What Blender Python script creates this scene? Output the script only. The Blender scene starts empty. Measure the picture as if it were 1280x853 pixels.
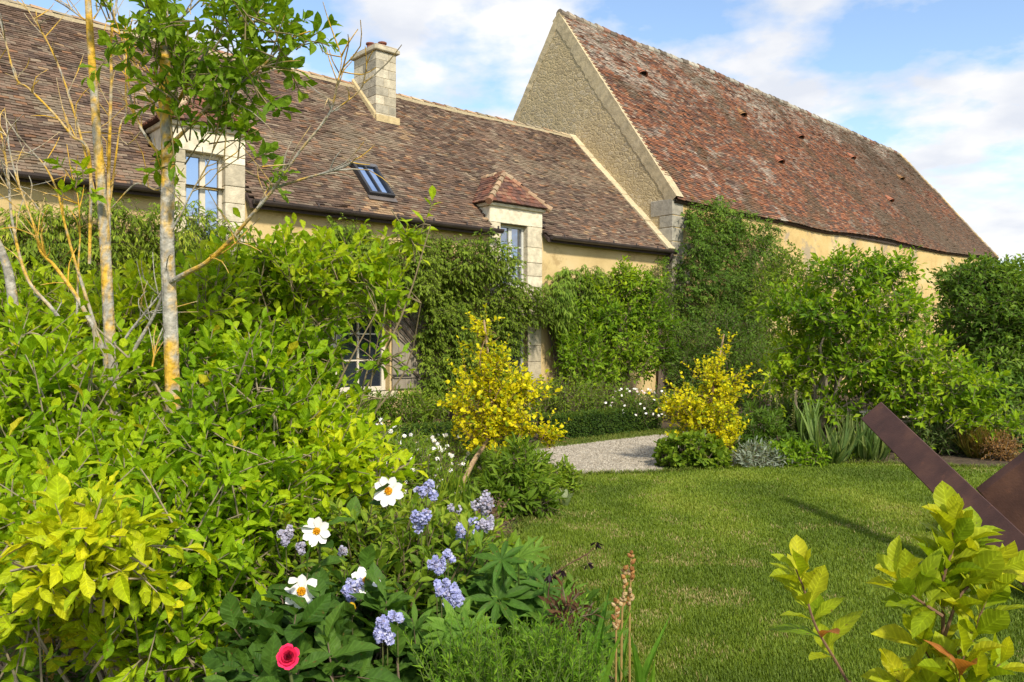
import bpy, math
import numpy as np

# ------------------------------------------------------------------ camera, sky, sun, exposure
S = bpy.context.scene
col = S.collection
CAMZ = 1.6
F = 1030.0            # focal length in photo pixels (photo is 1280 wide)
HZ = 430.0            # horizon row in the photo
cam = bpy.data.objects.new('camera', bpy.data.cameras.new('camera'))
col.objects.link(cam)
cam.location = (0, 0, CAMZ)
cam.rotation_euler = (math.radians(90), 0, 0)
cam.data.sensor_width = 36.0
cam.data.lens = F / 1280 * 36.0
cam.data.shift_y = (HZ - 426.5) / 1280
cam.data.clip_start = 0.05
cam.data.clip_end = 3000
S.camera = cam

SUN_AZ = (0.42, -0.9075)      # horizontal direction TOWARDS the sun (x, y)
SUN_EL = math.radians(41)
world = bpy.data.worlds.new('World')
S.world = world
world.use_nodes = True
wn, wl = world.node_tree.nodes, world.node_tree.links
wn.clear()
sky = wn.new('ShaderNodeTexSky')
sky.sky_type = 'NISHITA'
sky.sun_disc = False
sky.sun_elevation = SUN_EL
sky.sun_rotation = math.atan2(SUN_AZ[0], SUN_AZ[1])
sky.air_density = 1.0
sky.dust_density = 0.4
sky.ozone_density = 1.0
bg = wn.new('ShaderNodeBackground'); bg.inputs['Strength'].default_value = 0.14
wl.new(sky.outputs[0], bg.inputs['Color'])
# clouds: a noise on the sky direction, seen as a flat layer
tc = wn.new('ShaderNodeTexCoord')
sep = wn.new('ShaderNodeSeparateXYZ'); wl.new(tc.outputs['Generated'], sep.inputs[0])
def wmath(op, a, b=None):
    m = wn.new('ShaderNodeMath'); m.operation = op
    for i, x in enumerate((a, b)):
        if x is None: continue
        if isinstance(x, (int, float)): m.inputs[i].default_value = x
        else: wl.new(x, m.inputs[i])
    return m.outputs[0]
zz = wmath('MAXIMUM', wmath('ADD', sep.outputs[2], 0.22), 0.05)
comb = wn.new('ShaderNodeCombineXYZ')
wl.new(wmath('DIVIDE', sep.outputs[0], zz), comb.inputs[0])
wl.new(wmath('DIVIDE', sep.outputs[1], zz), comb.inputs[1])
comb.inputs[2].default_value = 3.7
mp = wn.new('ShaderNodeMapping'); wl.new(comb.outputs[0], mp.inputs[0])
mp.inputs['Location'].default_value = (0.15, 0.55, 0)
nz = wn.new('ShaderNodeTexNoise'); wl.new(mp.outputs[0], nz.inputs['Vector'])
nz.inputs['Scale'].default_value = 2.7; nz.inputs['Detail'].default_value = 8; nz.inputs['Roughness'].default_value = 0.55
cr = wn.new('ShaderNodeValToRGB'); wl.new(nz.outputs['Fac'], cr.inputs[0])
cr.color_ramp.elements[0].position = 0.42; cr.color_ramp.elements[0].color = (0.0, 0.0, 0.0, 1)
cr.color_ramp.elements[1].position = 0.56; cr.color_ramp.elements[1].color = (0.97, 0.97, 0.97, 1)
nz2 = wn.new('ShaderNodeTexNoise'); wl.new(mp.outputs[0], nz2.inputs['Vector'])
nz2.inputs['Scale'].default_value = 4.2; nz2.inputs['Detail'].default_value = 5
cr2 = wn.new('ShaderNodeValToRGB'); wl.new(nz2.outputs['Fac'], cr2.inputs[0])
cr2.color_ramp.elements[0].position = 0.35; cr2.color_ramp.elements[0].color = (0.74, 0.77, 0.84, 1)
cr2.color_ramp.elements[1].position = 0.62; cr2.color_ramp.elements[1].color = (1, 0.985, 0.97, 1)
bgc = wn.new('ShaderNodeBackground'); wl.new(cr2.outputs[0], bgc.inputs['Color']); bgc.inputs['Strength'].default_value = 0.63
mix = wn.new('ShaderNodeMixShader')
wl.new(cr.outputs[0], mix.inputs[0]); wl.new(bg.outputs[0], mix.inputs[1]); wl.new(bgc.outputs[0], mix.inputs[2])
wo = wn.new('ShaderNodeOutputWorld'); wl.new(mix.outputs[0], wo.inputs[0])

sun = bpy.data.objects.new('sun', bpy.data.lights.new('sun', 'SUN'))
col.objects.link(sun)
sun.data.energy = 3.1
sun.data.angle = math.radians(5.0)
sun.data.color = (1.0, 0.91, 0.75)
from mathutils import Vector
sd = Vector((SUN_AZ[0] * math.cos(SUN_EL), SUN_AZ[1] * math.cos(SUN_EL), math.sin(SUN_EL)))
sun.rotation_euler = sd.to_track_quat('Z', 'Y').to_euler()
sun.location = (6, -10, 12)
S.view_settings.view_transform = 'Standard'
S.view_settings.look = 'None'
S.view_settings.exposure = 0.80
S.view_settings.gamma = 1.0
S.view_settings.use_curve_mapping = False
S.render.engine = 'CYCLES'
S.cycles.use_denoising = True
S.cycles.max_bounces = 6
S.cycles.diffuse_bounces = 3
S.cycles.glossy_bounces = 2
S.cycles.transmission_bounces = 4
S.cycles.transparent_max_bounces = 4
S.cycles.caustics_reflective = False
S.cycles.caustics_refractive = False
S.cycles.sample_clamp_indirect = 6

# ------------------------------------------------------------------ helpers
R = np.random.default_rng(7)
UP = np.array((0., 0., 1.))
def A(*x): return np.array(x, float)
def px(u, v, dep):                       # world point seen at photo pixel (u, v) at depth dep
    return A((u - 640) / F * dep, dep, CAMZ + (HZ - v) / F * dep)
def gp(u, v):                            # ground point seen at photo pixel
    d = CAMZ * F / (v - HZ)
    return A((u - 640) / F * d, d, 0)
def unit(v):
    v = np.asarray(v, float)
    return v / np.maximum(np.linalg.norm(v, axis=-1, keepdims=True), 1e-9)
def vnoise(p, seed=0):                   # value noise in 0..1
    p = np.atleast_2d(np.asarray(p, float))
    i = np.floor(p).astype(np.int64); f = p - i
    f = f * f * (3 - 2 * f)
    out = np.zeros(len(p))
    for dx in (0, 1):
        for dy in (0, 1):
            for dz in (0, 1):
                h = (i[:, 0] + dx) * 73856093 ^ (i[:, 1] + dy) * 19349663 ^ (i[:, 2] + dz) * 83492791 ^ (seed * 2654435761 + 12345)
                h = (h ^ (h >> 13)) * 1274126177 & 0x7fffffff
                h = (h ^ (h >> 16)) * 668265263 & 0x7fffffff
                r = ((h >> 7) & 0xffff) / 65535.0
                w = (f[:, 0] if dx else 1 - f[:, 0]) * (f[:, 1] if dy else 1 - f[:, 1]) * (f[:, 2] if dz else 1 - f[:, 2])
                out += r * w
    return out
def fnoise(p, seed=0):
    p = np.asarray(p, float)
    return 0.55 * vnoise(p, seed) + 0.3 * vnoise(p * 2.1 + 5.2, seed + 1) + 0.15 * vnoise(p * 4.3 + 1.7, seed + 2)
def inpoly(P, poly):
    x, y = P[:, 0], P[:, 1]
    c = np.zeros(len(P), bool)
    n = len(poly)
    for i in range(n):
        x1, y1 = poly[i][:2]; x2, y2 = poly[(i + 1) % n][:2]
        if y1 == y2: continue
        m = ((y1 > y) != (y2 > y)) & (x < (x2 - x1) * (y - y1) / (y2 - y1) + x1)
        c ^= m
    return c
def inpoly_pts(rng, poly, n):
    poly = np.array([p[:2] for p in poly], float)
    lo, hi = poly.min(0), poly.max(0)
    out = []
    k = 0
    while k < n:
        P = rng.random((n * 2, 2)) * (hi - lo) + lo
        P = P[inpoly(P, poly)]
        out.append(P); k += len(P)
        if len(out) > 40: break
    return np.concatenate(out)[:n]
def ramp(t, pal):
    pal = np.asarray(pal, float); t = np.clip(t, 0, 1) * (len(pal) - 1)
    i = np.minimum(t.astype(int), len(pal) - 2); f = (t - i)[..., None]
    return pal[i] * (1 - f) + pal[i + 1] * f

class MB:
    """collects geometry with one colour per vertex"""
    def __init__(s): s.v = []; s.f = []; s.c = []; s.u = []; s.n = 0
    def add(s, v, f, c, u=None):
        v = np.asarray(v, float).reshape(-1, 3); f = np.asarray(f, np.int64)
        s.u.append(np.zeros((len(v), 3)) if u is None else u)
        c = np.asarray(c, float)
        if c.ndim == 1: c = np.broadcast_to(c, v.shape)
        s.v.append(v); s.f.append(f + s.n); s.c.append(c); s.n += len(v)
    def build(s, name, mat, parent=None, base=None, smooth=False):
        me = bpy.data.meshes.new(name)
        V = np.concatenate(s.v) if s.v else np.zeros((0, 3))
        b = A(0, 0, 0)
        if parent is not None:
            p = parent
            while p is not None: b = b + np.array(p.location); p = p.parent
        elif base is not None: b = np.asarray(base, float)
        V = V - b
        C = np.concatenate(s.c) if s.c else np.zeros((0, 3))
        me.vertices.add(len(V)); me.vertices.foreach_set('co', V.astype(np.float32).ravel())
        tot = np.concatenate([np.full(len(f), f.shape[1]) for f in s.f])
        loops = np.concatenate([f.ravel() for f in s.f])
        me.loops.add(len(loops)); me.loops.foreach_set('vertex_index', loops.astype(np.int32))
        me.polygons.add(len(tot))
        start = np.concatenate([[0], np.cumsum(tot)[:-1]])
        me.polygons.foreach_set('loop_start', start.astype(np.int32))
        me.polygons.foreach_set('loop_total', tot.astype(np.int32))
        me.polygons.foreach_set('use_smooth', np.full(len(tot), bool(smooth)))
        at = me.color_attributes.new('col', 'FLOAT_COLOR', 'POINT')
        at.data.foreach_set('color', np.concatenate([C, np.ones((len(C), 1))], 1).astype(np.float32).ravel())
        U_ = np.concatenate(s.u)
        if U_.any():
            lu = me.attributes.new('leafuv', 'FLOAT_VECTOR', 'POINT'); lu.data.foreach_set('vector', U_.astype(np.float32).ravel())
        me.update(calc_edges=True)
        me.materials.append(mat)
        o = bpy.data.objects.new(name, me); col.objects.link(o)
        if parent is not None: o.parent = parent
        elif base is not None: o.location = b
        return o

def thing(name, label, cat, loc=(0, 0, 0), group=None):
    o = bpy.data.objects.new(name, None); col.objects.link(o)
    o.empty_display_size = 0.2
    o.location = tuple(float(x) for x in loc); o['label'] = label; o['category'] = cat
    if group: o['group'] = group
    return o
def tag(o, label, cat, group=None, kind=None):
    if label: o['label'] = label
    if cat: o['category'] = cat
    if group: o['group'] = group
    if kind: o['kind'] = kind
    return o

# ---- materials
def _mat(name):
    m = bpy.data.materials.new(name); m.use_nodes = True
    n, l = m.node_tree.nodes, m.node_tree.links
    n.clear()
    out = n.new('ShaderNodeOutputMaterial')
    return m, n, l, out
def attr_mat(name, rough=0.8, spec=0.3, noise=0.0, nscale=30, bump=0.0, bscale=40, transl=0.0, metal=0.0, stretch=None, veins=False):
    """procedural material: pigment from the mesh's own colour, broken up by noise; optional leaf translucency"""
    m, n, l, out = _mat(name)
    at = n.new('ShaderNodeAttribute'); at.attribute_name = 'col'
    c = at.outputs['Color']
    tcn = n.new('ShaderNodeTexCoord')
    vec = tcn.outputs['Object']
    if stretch:
        mp_ = n.new('ShaderNodeMapping'); mp_.inputs['Scale'].default_value = stretch
        l.new(vec, mp_.inputs[0]); vec = mp_.outputs[0]
    if noise:
        t = n.new('ShaderNodeTexNoise'); t.inputs['Scale'].default_value = nscale; t.inputs['Detail'].default_value = 5
        l.new(vec, t.inputs['Vector'])
        mr = n.new('ShaderNodeMapRange'); mr.inputs[1].default_value = 0.25; mr.inputs[2].default_value = 0.75
        mr.inputs[3].default_value = 1 - noise; mr.inputs[4].default_value = 1 + noise
        l.new(t.outputs['Fac'], mr.inputs[0])
        mx = n.new('ShaderNodeVectorMath'); mx.operation = 'SCALE'
        l.new(c, mx.inputs[0]); l.new(mr.outputs[0], mx.inputs['Scale']); c = mx.outputs[0]
    vh = None
    if veins:                              # small brown spots on some blades
        t5 = n.new('ShaderNodeTexNoise'); t5.inputs['Scale'].default_value = 85; t5.inputs['Detail'].default_value = 3; l.new(tcn.outputs['Object'], t5.inputs['Vector'])
        m5 = n.new('ShaderNodeMapRange'); m5.inputs[1].default_value = 0.66; m5.inputs[2].default_value = 0.72; m5.inputs[4].default_value = 0.75; l.new(t5.outputs['Fac'], m5.inputs[0])
        x5 = n.new('ShaderNodeMix'); x5.data_type = 'RGBA'; l.new(m5.outputs[0], x5.inputs[0]); l.new(c, x5.inputs[6]); x5.inputs[7].default_value = (0.16, 0.10, 0.03, 1); c = x5.outputs[2]
    if veins:                              # midrib and side veins of each blade
        la = n.new('ShaderNodeAttribute'); la.attribute_name = 'leafuv'
        sx = n.new('ShaderNodeSeparateXYZ'); l.new(la.outputs['Vector'], sx.inputs[0])
        def mth(op, a, b_=None):
            q = n.new('ShaderNodeMath'); q.operation = op
            for i, x in enumerate((a, b_)):
                if x is None: continue
                if isinstance(x, (int, float)): q.inputs[i].default_value = x
                else: l.new(x, q.inputs[i])
            return q.outputs[0]
        ph = mth('SUBTRACT', mth('MULTIPLY', sx.outputs[0], 9.0), mth('MULTIPLY', sx.outputs[1], 1.7))
        side = mth('POWER', mth('ABSOLUTE', mth('SUBTRACT', mth('FRACT', ph), 0.5)), 3.0)     # 0 .. 0.125
        mid = mth('LESS_THAN', sx.outputs[1], 0.07)
        vh = mth('ADD', mth('MULTIPLY', side, 5.0), mth('MULTIPLY', mid, 0.5))
        vs = n.new('ShaderNodeVectorMath'); vs.operation = 'SCALE'; l.new(c, vs.inputs[0])
        l.new(mth('ADD', mth('MULTIPLY', vh, 0.42), 0.90), vs.inputs['Scale']); c = vs.outputs[0]
    b = n.new('ShaderNodeBsdfPrincipled')
    l.new(c, b.inputs['Base Color'])
    if vh is not None:
        bpv = n.new('ShaderNodeBump'); bpv.invert = True; bpv.inputs['Strength'].default_value = 0.5; bpv.inputs['Distance'].default_value = 0.002
        l.new(vh, bpv.inputs['Height']); l.new(bpv.outputs[0], b.inputs['Normal'])
    b.inputs['Roughness'].default_value = rough
    b.inputs['Specular IOR Level'].default_value = spec
    b.inputs['Metallic'].default_value = metal
    if bump:
        t = n.new('ShaderNodeTexNoise'); t.inputs['Scale'].default_value = bscale; t.inputs['Detail'].default_value = 6
        l.new(vec, t.inputs['Vector'])
        bp = n.new('ShaderNodeBump'); bp.inputs['Strength'].default_value = bump; bp.inputs['Distance'].default_value = 0.02
        l.new(t.outputs['Fac'], bp.inputs['Height']); l.new(bp.outputs[0], b.inputs['Normal'])
    if transl:
        tr = n.new('ShaderNodeBsdfTranslucent')
        tm = n.new('ShaderNodeVectorMath'); tm.operation = 'MULTIPLY'
        l.new(c, tm.inputs[0]); tm.inputs[1].default_value = (1.45, 1.35, 0.6)
        l.new(tm.outputs[0], tr.inputs['Color'])
        ms = n.new('ShaderNodeMixShader'); ms.inputs[0].default_value = transl
        l.new(b.outputs[0], ms.inputs[1]); l.new(tr.outputs[0], ms.inputs[2])
        l.new(ms.outputs[0], out.inputs[0])
    else:
        l.new(b.outputs[0], out.inputs[0])
    return m
def surface_mat(name, cols, scale=3.0, rough=0.9, bump=0.3, bscale=40, detail=8, spots=None, pos=(0.3, 0.7), bdist=0.02):
    m, n, l, out = _mat(name)
    tcn = n.new('ShaderNodeTexCoord')
    t = n.new('ShaderNodeTexNoise'); t.inputs['Scale'].default_value = scale; t.inputs['Detail'].default_value = detail
    t.inputs['Roughness'].default_value = 0.62
    l.new(tcn.outputs['Object'], t.inputs['Vector'])
    r = n.new('ShaderNodeValToRGB'); l.new(t.outputs['Fac'], r.inputs[0])
    e = r.color_ramp.elements
    while len(e) < len(cols): e.new(0.5)
    for i, c in enumerate(cols):
        e[i].position = pos[0] + (pos[1] - pos[0]) * i / (len(cols) - 1); e[i].color = (*c, 1)
    c = r.outputs[0]
    if spots:                              # (colour, scale, threshold)
        t2 = n.new('ShaderNodeTexNoise'); t2.inputs['Scale'].default_value = spots[1]; t2.inputs['Detail'].default_value = 9
        t2.inputs['Roughness'].default_value = 0.7
        l.new(tcn.outputs['Object'], t2.inputs['Vector'])
        mr = n.new('ShaderNodeMapRange'); mr.inputs[1].default_value = spots[2]; mr.inputs[2].default_value = spots[2] + 0.08
        l.new(t2.outputs['Fac'], mr.inputs[0])
        mx = n.new('ShaderNodeMix'); mx.data_type = 'RGBA'
        l.new(mr.outputs[0], mx.inputs[0]); l.new(c, mx.inputs[6]); mx.inputs[7].default_value = (*spots[0], 1)
        c = mx.outputs[2]
    b = n.new('ShaderNodeBsdfPrincipled'); l.new(c, b.inputs['Base Color'])
    b.inputs['Roughness'].default_value = rough; b.inputs['Specular IOR Level'].default_value = 0.25
    t3 = n.new('ShaderNodeTexNoise'); t3.inputs['Scale'].default_value = bscale; t3.inputs['Detail'].default_value = 8
    l.new(tcn.outputs['Object'], t3.inputs['Vector'])
    bp = n.new('ShaderNodeBump'); bp.inputs['Strength'].default_value = bump; bp.inputs['Distance'].default_value = bdist
    l.new(t3.outputs['Fac'], bp.inputs['Height']); l.new(bp.outputs[0], b.inputs['Normal'])
    l.new(b.outputs[0], out.inputs[0])
    return m
def rubble_mat(name, stones, mortar, scale=5.0):
    m, n, l, out = _mat(name)
    tcn = n.new('ShaderNodeTexCoord')
    wp = n.new('ShaderNodeTexNoise'); wp.inputs['Scale'].default_value = 3.0; wp.inputs['Detail'].default_value = 4
    l.new(tcn.outputs['Object'], wp.inputs['Vector'])
    ad = n.new('ShaderNodeMixRGB'); ad.blend_type = 'ADD'; ad.inputs[0].default_value = 0.18
    l.new(tcn.outputs['Object'], ad.inputs[1]); l.new(wp.outputs['Color'], ad.inputs[2])
    mp_ = n.new('ShaderNodeMapping'); mp_.inputs['Scale'].default_value = (scale, scale, scale * 1.6)
    l.new(ad.outputs[0], mp_.inputs[0])
    v1 = n.new('ShaderNodeTexVoronoi'); v1.feature = 'F1'; v1.inputs['Scale'].default_value = 1
    v2 = n.new('ShaderNodeTexVoronoi'); v2.feature = 'DISTANCE_TO_EDGE'; v2.inputs['Scale'].default_value = 1
    l.new(mp_.outputs[0], v1.inputs['Vector']); l.new(mp_.outputs[0], v2.inputs['Vector'])
    sp_ = n.new('ShaderNodeSeparateColor'); l.new(v1.outputs['Color'], sp_.inputs[0])
    r = n.new('ShaderNodeValToRGB'); l.new(sp_.outputs[0], r.inputs[0])
    e = r.color_ramp.elements
    while len(e) < len(stones): e.new(0.5)
    for i, c in enumerate(stones): e[i].position = i / (len(stones) - 1); e[i].color = (*c, 1)
    big = n.new('ShaderNodeTexNoise'); big.inputs['Scale'].default_value = 0.8; big.inputs['Detail'].default_value = 9
    big.inputs['Roughness'].default_value = 0.65
    l.new(tcn.outputs['Object'], big.inputs['Vector'])
    edge = n.new('ShaderNodeMapRange'); edge.inputs[1].default_value = 0.02; edge.inputs[2].default_value = 0.16
    l.new(v2.outputs['Distance'], edge.inputs[0])
    mx = n.new('ShaderNodeMix'); mx.data_type = 'RGBA'
    l.new(edge.outputs[0], mx.inputs[0]); mx.inputs[6].default_value = (*mortar, 1); l.new(r.outputs[0], mx.inputs[7])
    # worn render still covering part of the stones
    cov = n.new('ShaderNodeMapRange'); cov.inputs[1].default_value = 0.40; cov.inputs[2].default_value = 0.62
    l.new(big.outputs['Fac'], cov.inputs[0])
    mx2 = n.new('ShaderNodeMix'); mx2.data_type = 'RGBA'
    cv = n.new('ShaderNodeMath'); cv.operation = 'MULTIPLY'; cv.inputs[1].default_value = 0.88
    l.new(cov.outputs[0], cv.inputs[0])
    l.new(cv.outputs[0], mx2.inputs[0]); l.new(mx.outputs[2], mx2.inputs[6]); mx2.inputs[7].default_value = (*mortar, 1)
    fine = n.new('ShaderNodeTexNoise'); fine.inputs['Scale'].default_value = 30; fine.inputs['Detail'].default_value = 8
    l.new(tcn.outputs['Object'], fine.inputs['Vector'])
    mr = n.new('ShaderNodeMapRange'); mr.inputs[1].default_value = 0.3; mr.inputs[2].default_value = 0.7
    mr.inputs[3].default_value = 0.8; mr.inputs[4].default_value = 1.18; l.new(fine.outputs['Fac'], mr.inputs[0])
    sc = n.new('ShaderNodeVectorMath'); sc.operation = 'SCALE'; l.new(mx2.outputs[2], sc.inputs[0]); l.new(mr.outputs[0], sc.inputs['Scale'])
    b = n.new('ShaderNodeBsdfPrincipled'); l.new(sc.outputs[0], b.inputs['Base Color'])
    b.inputs['Roughness'].default_value = 0.95; b.inputs['Specular IOR Level'].default_value = 0.15
    h = n.new('ShaderNodeMath'); h.operation = 'ADD'
    l.new(edge.outputs[0], h.inputs[0]); l.new(fine.outputs['Fac'], h.inputs[1])
    bp = n.new('ShaderNodeBump'); bp.inputs['Strength'].default_value = 0.5; bp.inputs['Distance'].default_value = 0.02
    l.new(h.outputs[0], bp.inputs['Height']); l.new(bp.outputs[0], b.inputs['Normal'])
    l.new(b.outputs[0], out.inputs[0])
    return m
def glass_mat(name, tintc=(0.75, 0.82, 0.95), refl=0.5):
    m, n, l, out = _mat(name)
    g = n.new('ShaderNodeBsdfGlossy'); g.inputs['Color'].default_value = (*tintc, 1); g.inputs['Roughness'].default_value = 0.03
    tcn = n.new('ShaderNodeTexCoord'); t = n.new('ShaderNodeTexNoise'); t.inputs['Scale'].default_value = 2.5
    l.new(tcn.outputs['Object'], t.inputs['Vector'])
    bp = n.new('ShaderNodeBump'); bp.inputs['Strength'].default_value = 0.12; bp.inputs['Distance'].default_value = 0.02
    l.new(t.outputs['Fac'], bp.inputs['Height']); l.new(bp.outputs[0], g.inputs['Normal'])
    d = n.new('ShaderNodeBsdfDiffuse'); d.inputs['Color'].default_value = (0.02, 0.025, 0.035, 1)
    ms = n.new('ShaderNodeMixShader'); ms.inputs[0].default_value = refl
    l.new(d.outputs[0], ms.inputs[1]); l.new(g.outputs[0], ms.inputs[2]); l.new(ms.outputs[0], out.inputs[0])
    return m

M_LEAF = attr_mat('leaf', rough=0.52, spec=0.17, transl=0.42, noise=0.2, nscale=55, veins=True)
M_LEAFD = attr_mat('dark_leaf', rough=0.55, spec=0.14, transl=0.35, noise=0.12, nscale=60)
M_PETAL = attr_mat('petal', rough=0.6, spec=0.2, transl=0.25)
M_GRASS = attr_mat('grass_blade', rough=0.6, spec=0.25, transl=0.3)
M_BARK = attr_mat('bark', rough=0.9, spec=0.15, noise=0.35, nscale=45, bump=0.5, bscale=60)
M_TWIG = attr_mat('twig', rough=0.8, spec=0.2, noise=0.2, nscale=60)
M_TILE = attr_mat('clay_tile', rough=0.85, spec=0.2, noise=0.22, nscale=28, bump=0.35, bscale=45)
M_STONE = attr_mat('dressed_stone', rough=0.9, spec=0.15, noise=0.26, nscale=9, bump=0.45, bscale=26)
M_WOOD = attr_mat('weathered_wood', rough=0.8, spec=0.2, noise=0.25, nscale=10, stretch=(9, 9, 0.8), bump=0.2)
M_PAINT = attr_mat('painted_wood', rough=0.5, spec=0.35, noise=0.08, nscale=12)
M_ZINC = attr_mat('aged_zinc', rough=0.45, spec=0.4, noise=0.3, nscale=6, metal=0.2)
M_GLASS = glass_mat('window_glass')
M_DARKGLASS = glass_mat('dark_glass', (0.7, 0.75, 0.8), 0.10)
M_ROOFLIGHT = glass_mat('rooflight_glass', (0.50, 0.68, 1.0), 0.9)
M_RENDER = surface_mat('ochre_render', [(0.47, 0.345, 0.155), (0.56, 0.42, 0.20), (0.60, 0.46, 0.245)], scale=1.3, bump=0.25, bscale=50, spots=((0.42, 0.30, 0.14), 1.4, 0.56))
M_BARNR = surface_mat('barn_render', [(0.44, 0.30, 0.12), (0.58, 0.42, 0.18), (0.62, 0.49, 0.27)], scale=0.9, bump=0.5, bscale=20, spots=((0.36, 0.29, 0.19), 1.1, 0.54))
M_RUBBLE = rubble_mat('rubble_stone', [(0.27, 0.215, 0.135), (0.43, 0.345, 0.215), (0.36, 0.29, 0.18), (0.49, 0.41, 0.28), (0.31, 0.255, 0.175)], (0.46, 0.365, 0.205), 6.5)
M_SOIL = surface_mat('garden_soil', [(0.045, 0.032, 0.02), (0.08, 0.058, 0.036), (0.12, 0.09, 0.06)], scale=6, bump=0.9, bscale=18, bdist=0.05)
M_LAWN = surface_mat('lawn_ground', [(0.08, 0.12, 0.016), (0.14, 0.17, 0.03), (0.22, 0.21, 0.07)], scale=1.6, bump=0.5, bscale=60)
M_FIELD = surface_mat('field', [(0.06, 0.09, 0.02), (0.10, 0.13, 0.03), (0.14, 0.15, 0.05)], scale=0.5, bump=0.4, bscale=20)
M_GRAVEL = surface_mat('gravel', [(0.22, 0.19, 0.145), (0.34, 0.30, 0.235), (0.44, 0.40, 0.33)], scale=26, bump=0.8, bscale=70)
M_PEBBLE = attr_mat('pebble', rough=0.9, spec=0.2)
M_RUST = surface_mat('weathering_steel', [(0.040, 0.020, 0.017), (0.075, 0.036, 0.028), (0.13, 0.062, 0.040)], scale=3.2, pos=(0.25, 0.75), rough=0.55, bump=0.12, bscale=60, spots=((0.13, 0.058, 0.036), 6, 0.60))

# ---- geometry makers
BOXF = np.array([[0, 3, 2, 1], [4, 5, 6, 7], [0, 1, 5, 4], [1, 2, 6, 5], [2, 3, 7, 6], [3, 0, 4, 7]])
def hexa(mb, pts, c):                     # 8 corners: bottom ring, top ring
    mb.add(np.array(pts, float), BOXF, c)
def obox(mb, o, ax, ay, az, c, bev=0.0):  # box from corner o along three vectors; bev > 0 cuts the edges
    o, ax, ay, az = map(lambda q: np.asarray(q, float), (o, ax, ay, az))
    if bev <= 0:
        hexa(mb, [o, o + ax, o + ax + ay, o + ay, o + az, o + ax + az, o + ax + ay + az, o + ay + az], c); return
    lx, ly, lz = (np.linalg.norm(q) for q in (ax, ay, az))
    ex, ey, ez = ax / lx, ay / ly, az / lz
    ctr = o + (ax + ay + az) / 2
    V = []; idx = {}
    for sx in (-1, 1):
        for sy in (-1, 1):
            for sz in (-1, 1):
                h = (lx / 2, ly / 2, lz / 2)
                for k in range(3):
                    q = [h[0] - bev, h[1] - bev, h[2] - bev]; q[k] = h[k]
                    idx[(sx, sy, sz, k)] = len(V)
                    V.append(ctr + ex * sx * q[0] + ey * sy * q[1] + ez * sz * q[2])
    f4, f3 = [], []
    for k in range(3):
        a, b = [(1, 2), (2, 0), (0, 1)][k]
        for s in (-1, 1):
            loop = []
            for (sa, sb) in ((-1, -1), (1, -1), (1, 1), (-1, 1)):
                t = [0, 0, 0]; t[k] = s; t[a] = sa; t[b] = sb
                loop.append(idx[(*t, k)])
            f4.append(loop if s > 0 else loop[::-1])
    for k in range(3):
        a, b = [(1, 2), (2, 0), (0, 1)][k]
        for sa in (-1, 1):
            for sb in (-1, 1):
                t1 = [0, 0, 0]; t1[k] = -1; t1[a] = sa; t1[b] = sb
                t2 = list(t1); t2[k] = 1
                l = [idx[(*t1, a)], idx[(*t2, a)], idx[(*t2, b)], idx[(*t1, b)]]
                f4.append(l if sa * sb > 0 else l[::-1])
    for sx in (-1, 1):
        for sy in (-1, 1):
            for sz in (-1, 1):
                l = [idx[(sx, sy, sz, k)] for k in range(3)]
                f3.append(l if sx * sy * sz > 0 else l[::-1])
    n0 = mb.n
    mb.add(V, f4, c)
    mb.f.append(np.array(f3) + n0)
def smooth_path(pts, k=4):
    P = np.array(pts, float)
    if len(P) < 3: 
        t = np.linspace(0, 1, k + 1)[:, None]; return P[0] * (1 - t) + P[-1] * t
    Q = np.vstack([2 * P[0] - P[1], P, 2 * P[-1] - P[-2]])
    out = []
    for i in range(1, len(Q) - 2):
        for t in np.linspace(0, 1, k, endpoint=False):
            a, b, c, d = Q[i - 1:i + 3]
            out.append(0.5 * ((2 * b) + (c - a) * t + (2 * a - 5 * b + 4 * c - d) * t * t + (3 * b - a - 3 * c + d) * t ** 3))
    out.append(P[-1])
    return np.array(out)
def tube(mb, pts, rad, c, sides=6, k=4, colfn=None, cap=True):
    P = smooth_path(pts, k) if k > 1 else np.array(pts, float)
    n = len(P)
    rad = np.interp(np.linspace(0, 1, n), np.linspace(0, 1, len(np.atleast_1d(rad))), np.atleast_1d(rad))
    T = unit(np.gradient(P, axis=0))
    ref = A(1, 0, 0) if abs(T[0][0]) < 0.8 else A(0, 1, 0)
    U = unit(np.cross(T, ref)); W = np.cross(T, U)
    a = np.linspace(0, 2 * np.pi, sides, endpoint=False)
    ring = U[:, None] * np.cos(a)[None, :, None] + W[:, None] * np.sin(a)[None, :, None]
    V = P[:, None] + ring * rad[:, None, None]
    V = V.reshape(-1, 3)
    i = np.arange(n - 1)[:, None] * sides; j = np.arange(sides)[None]; j2 = (j + 1) % sides
    f = np.stack([i + j, i + j2, i + sides + j2, i + sides + j], -1).reshape(-1, 4)
    cc = colfn(V) if colfn is not None else c
    n0 = mb.n
    mb.add(V, f, cc)
    if cap:
        mb.f.append(np.array([list(range(n0, n0 + sides))[::-1], list(range(n0 + (n - 1) * sides, n0 + n * sides))]))
    return P
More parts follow.
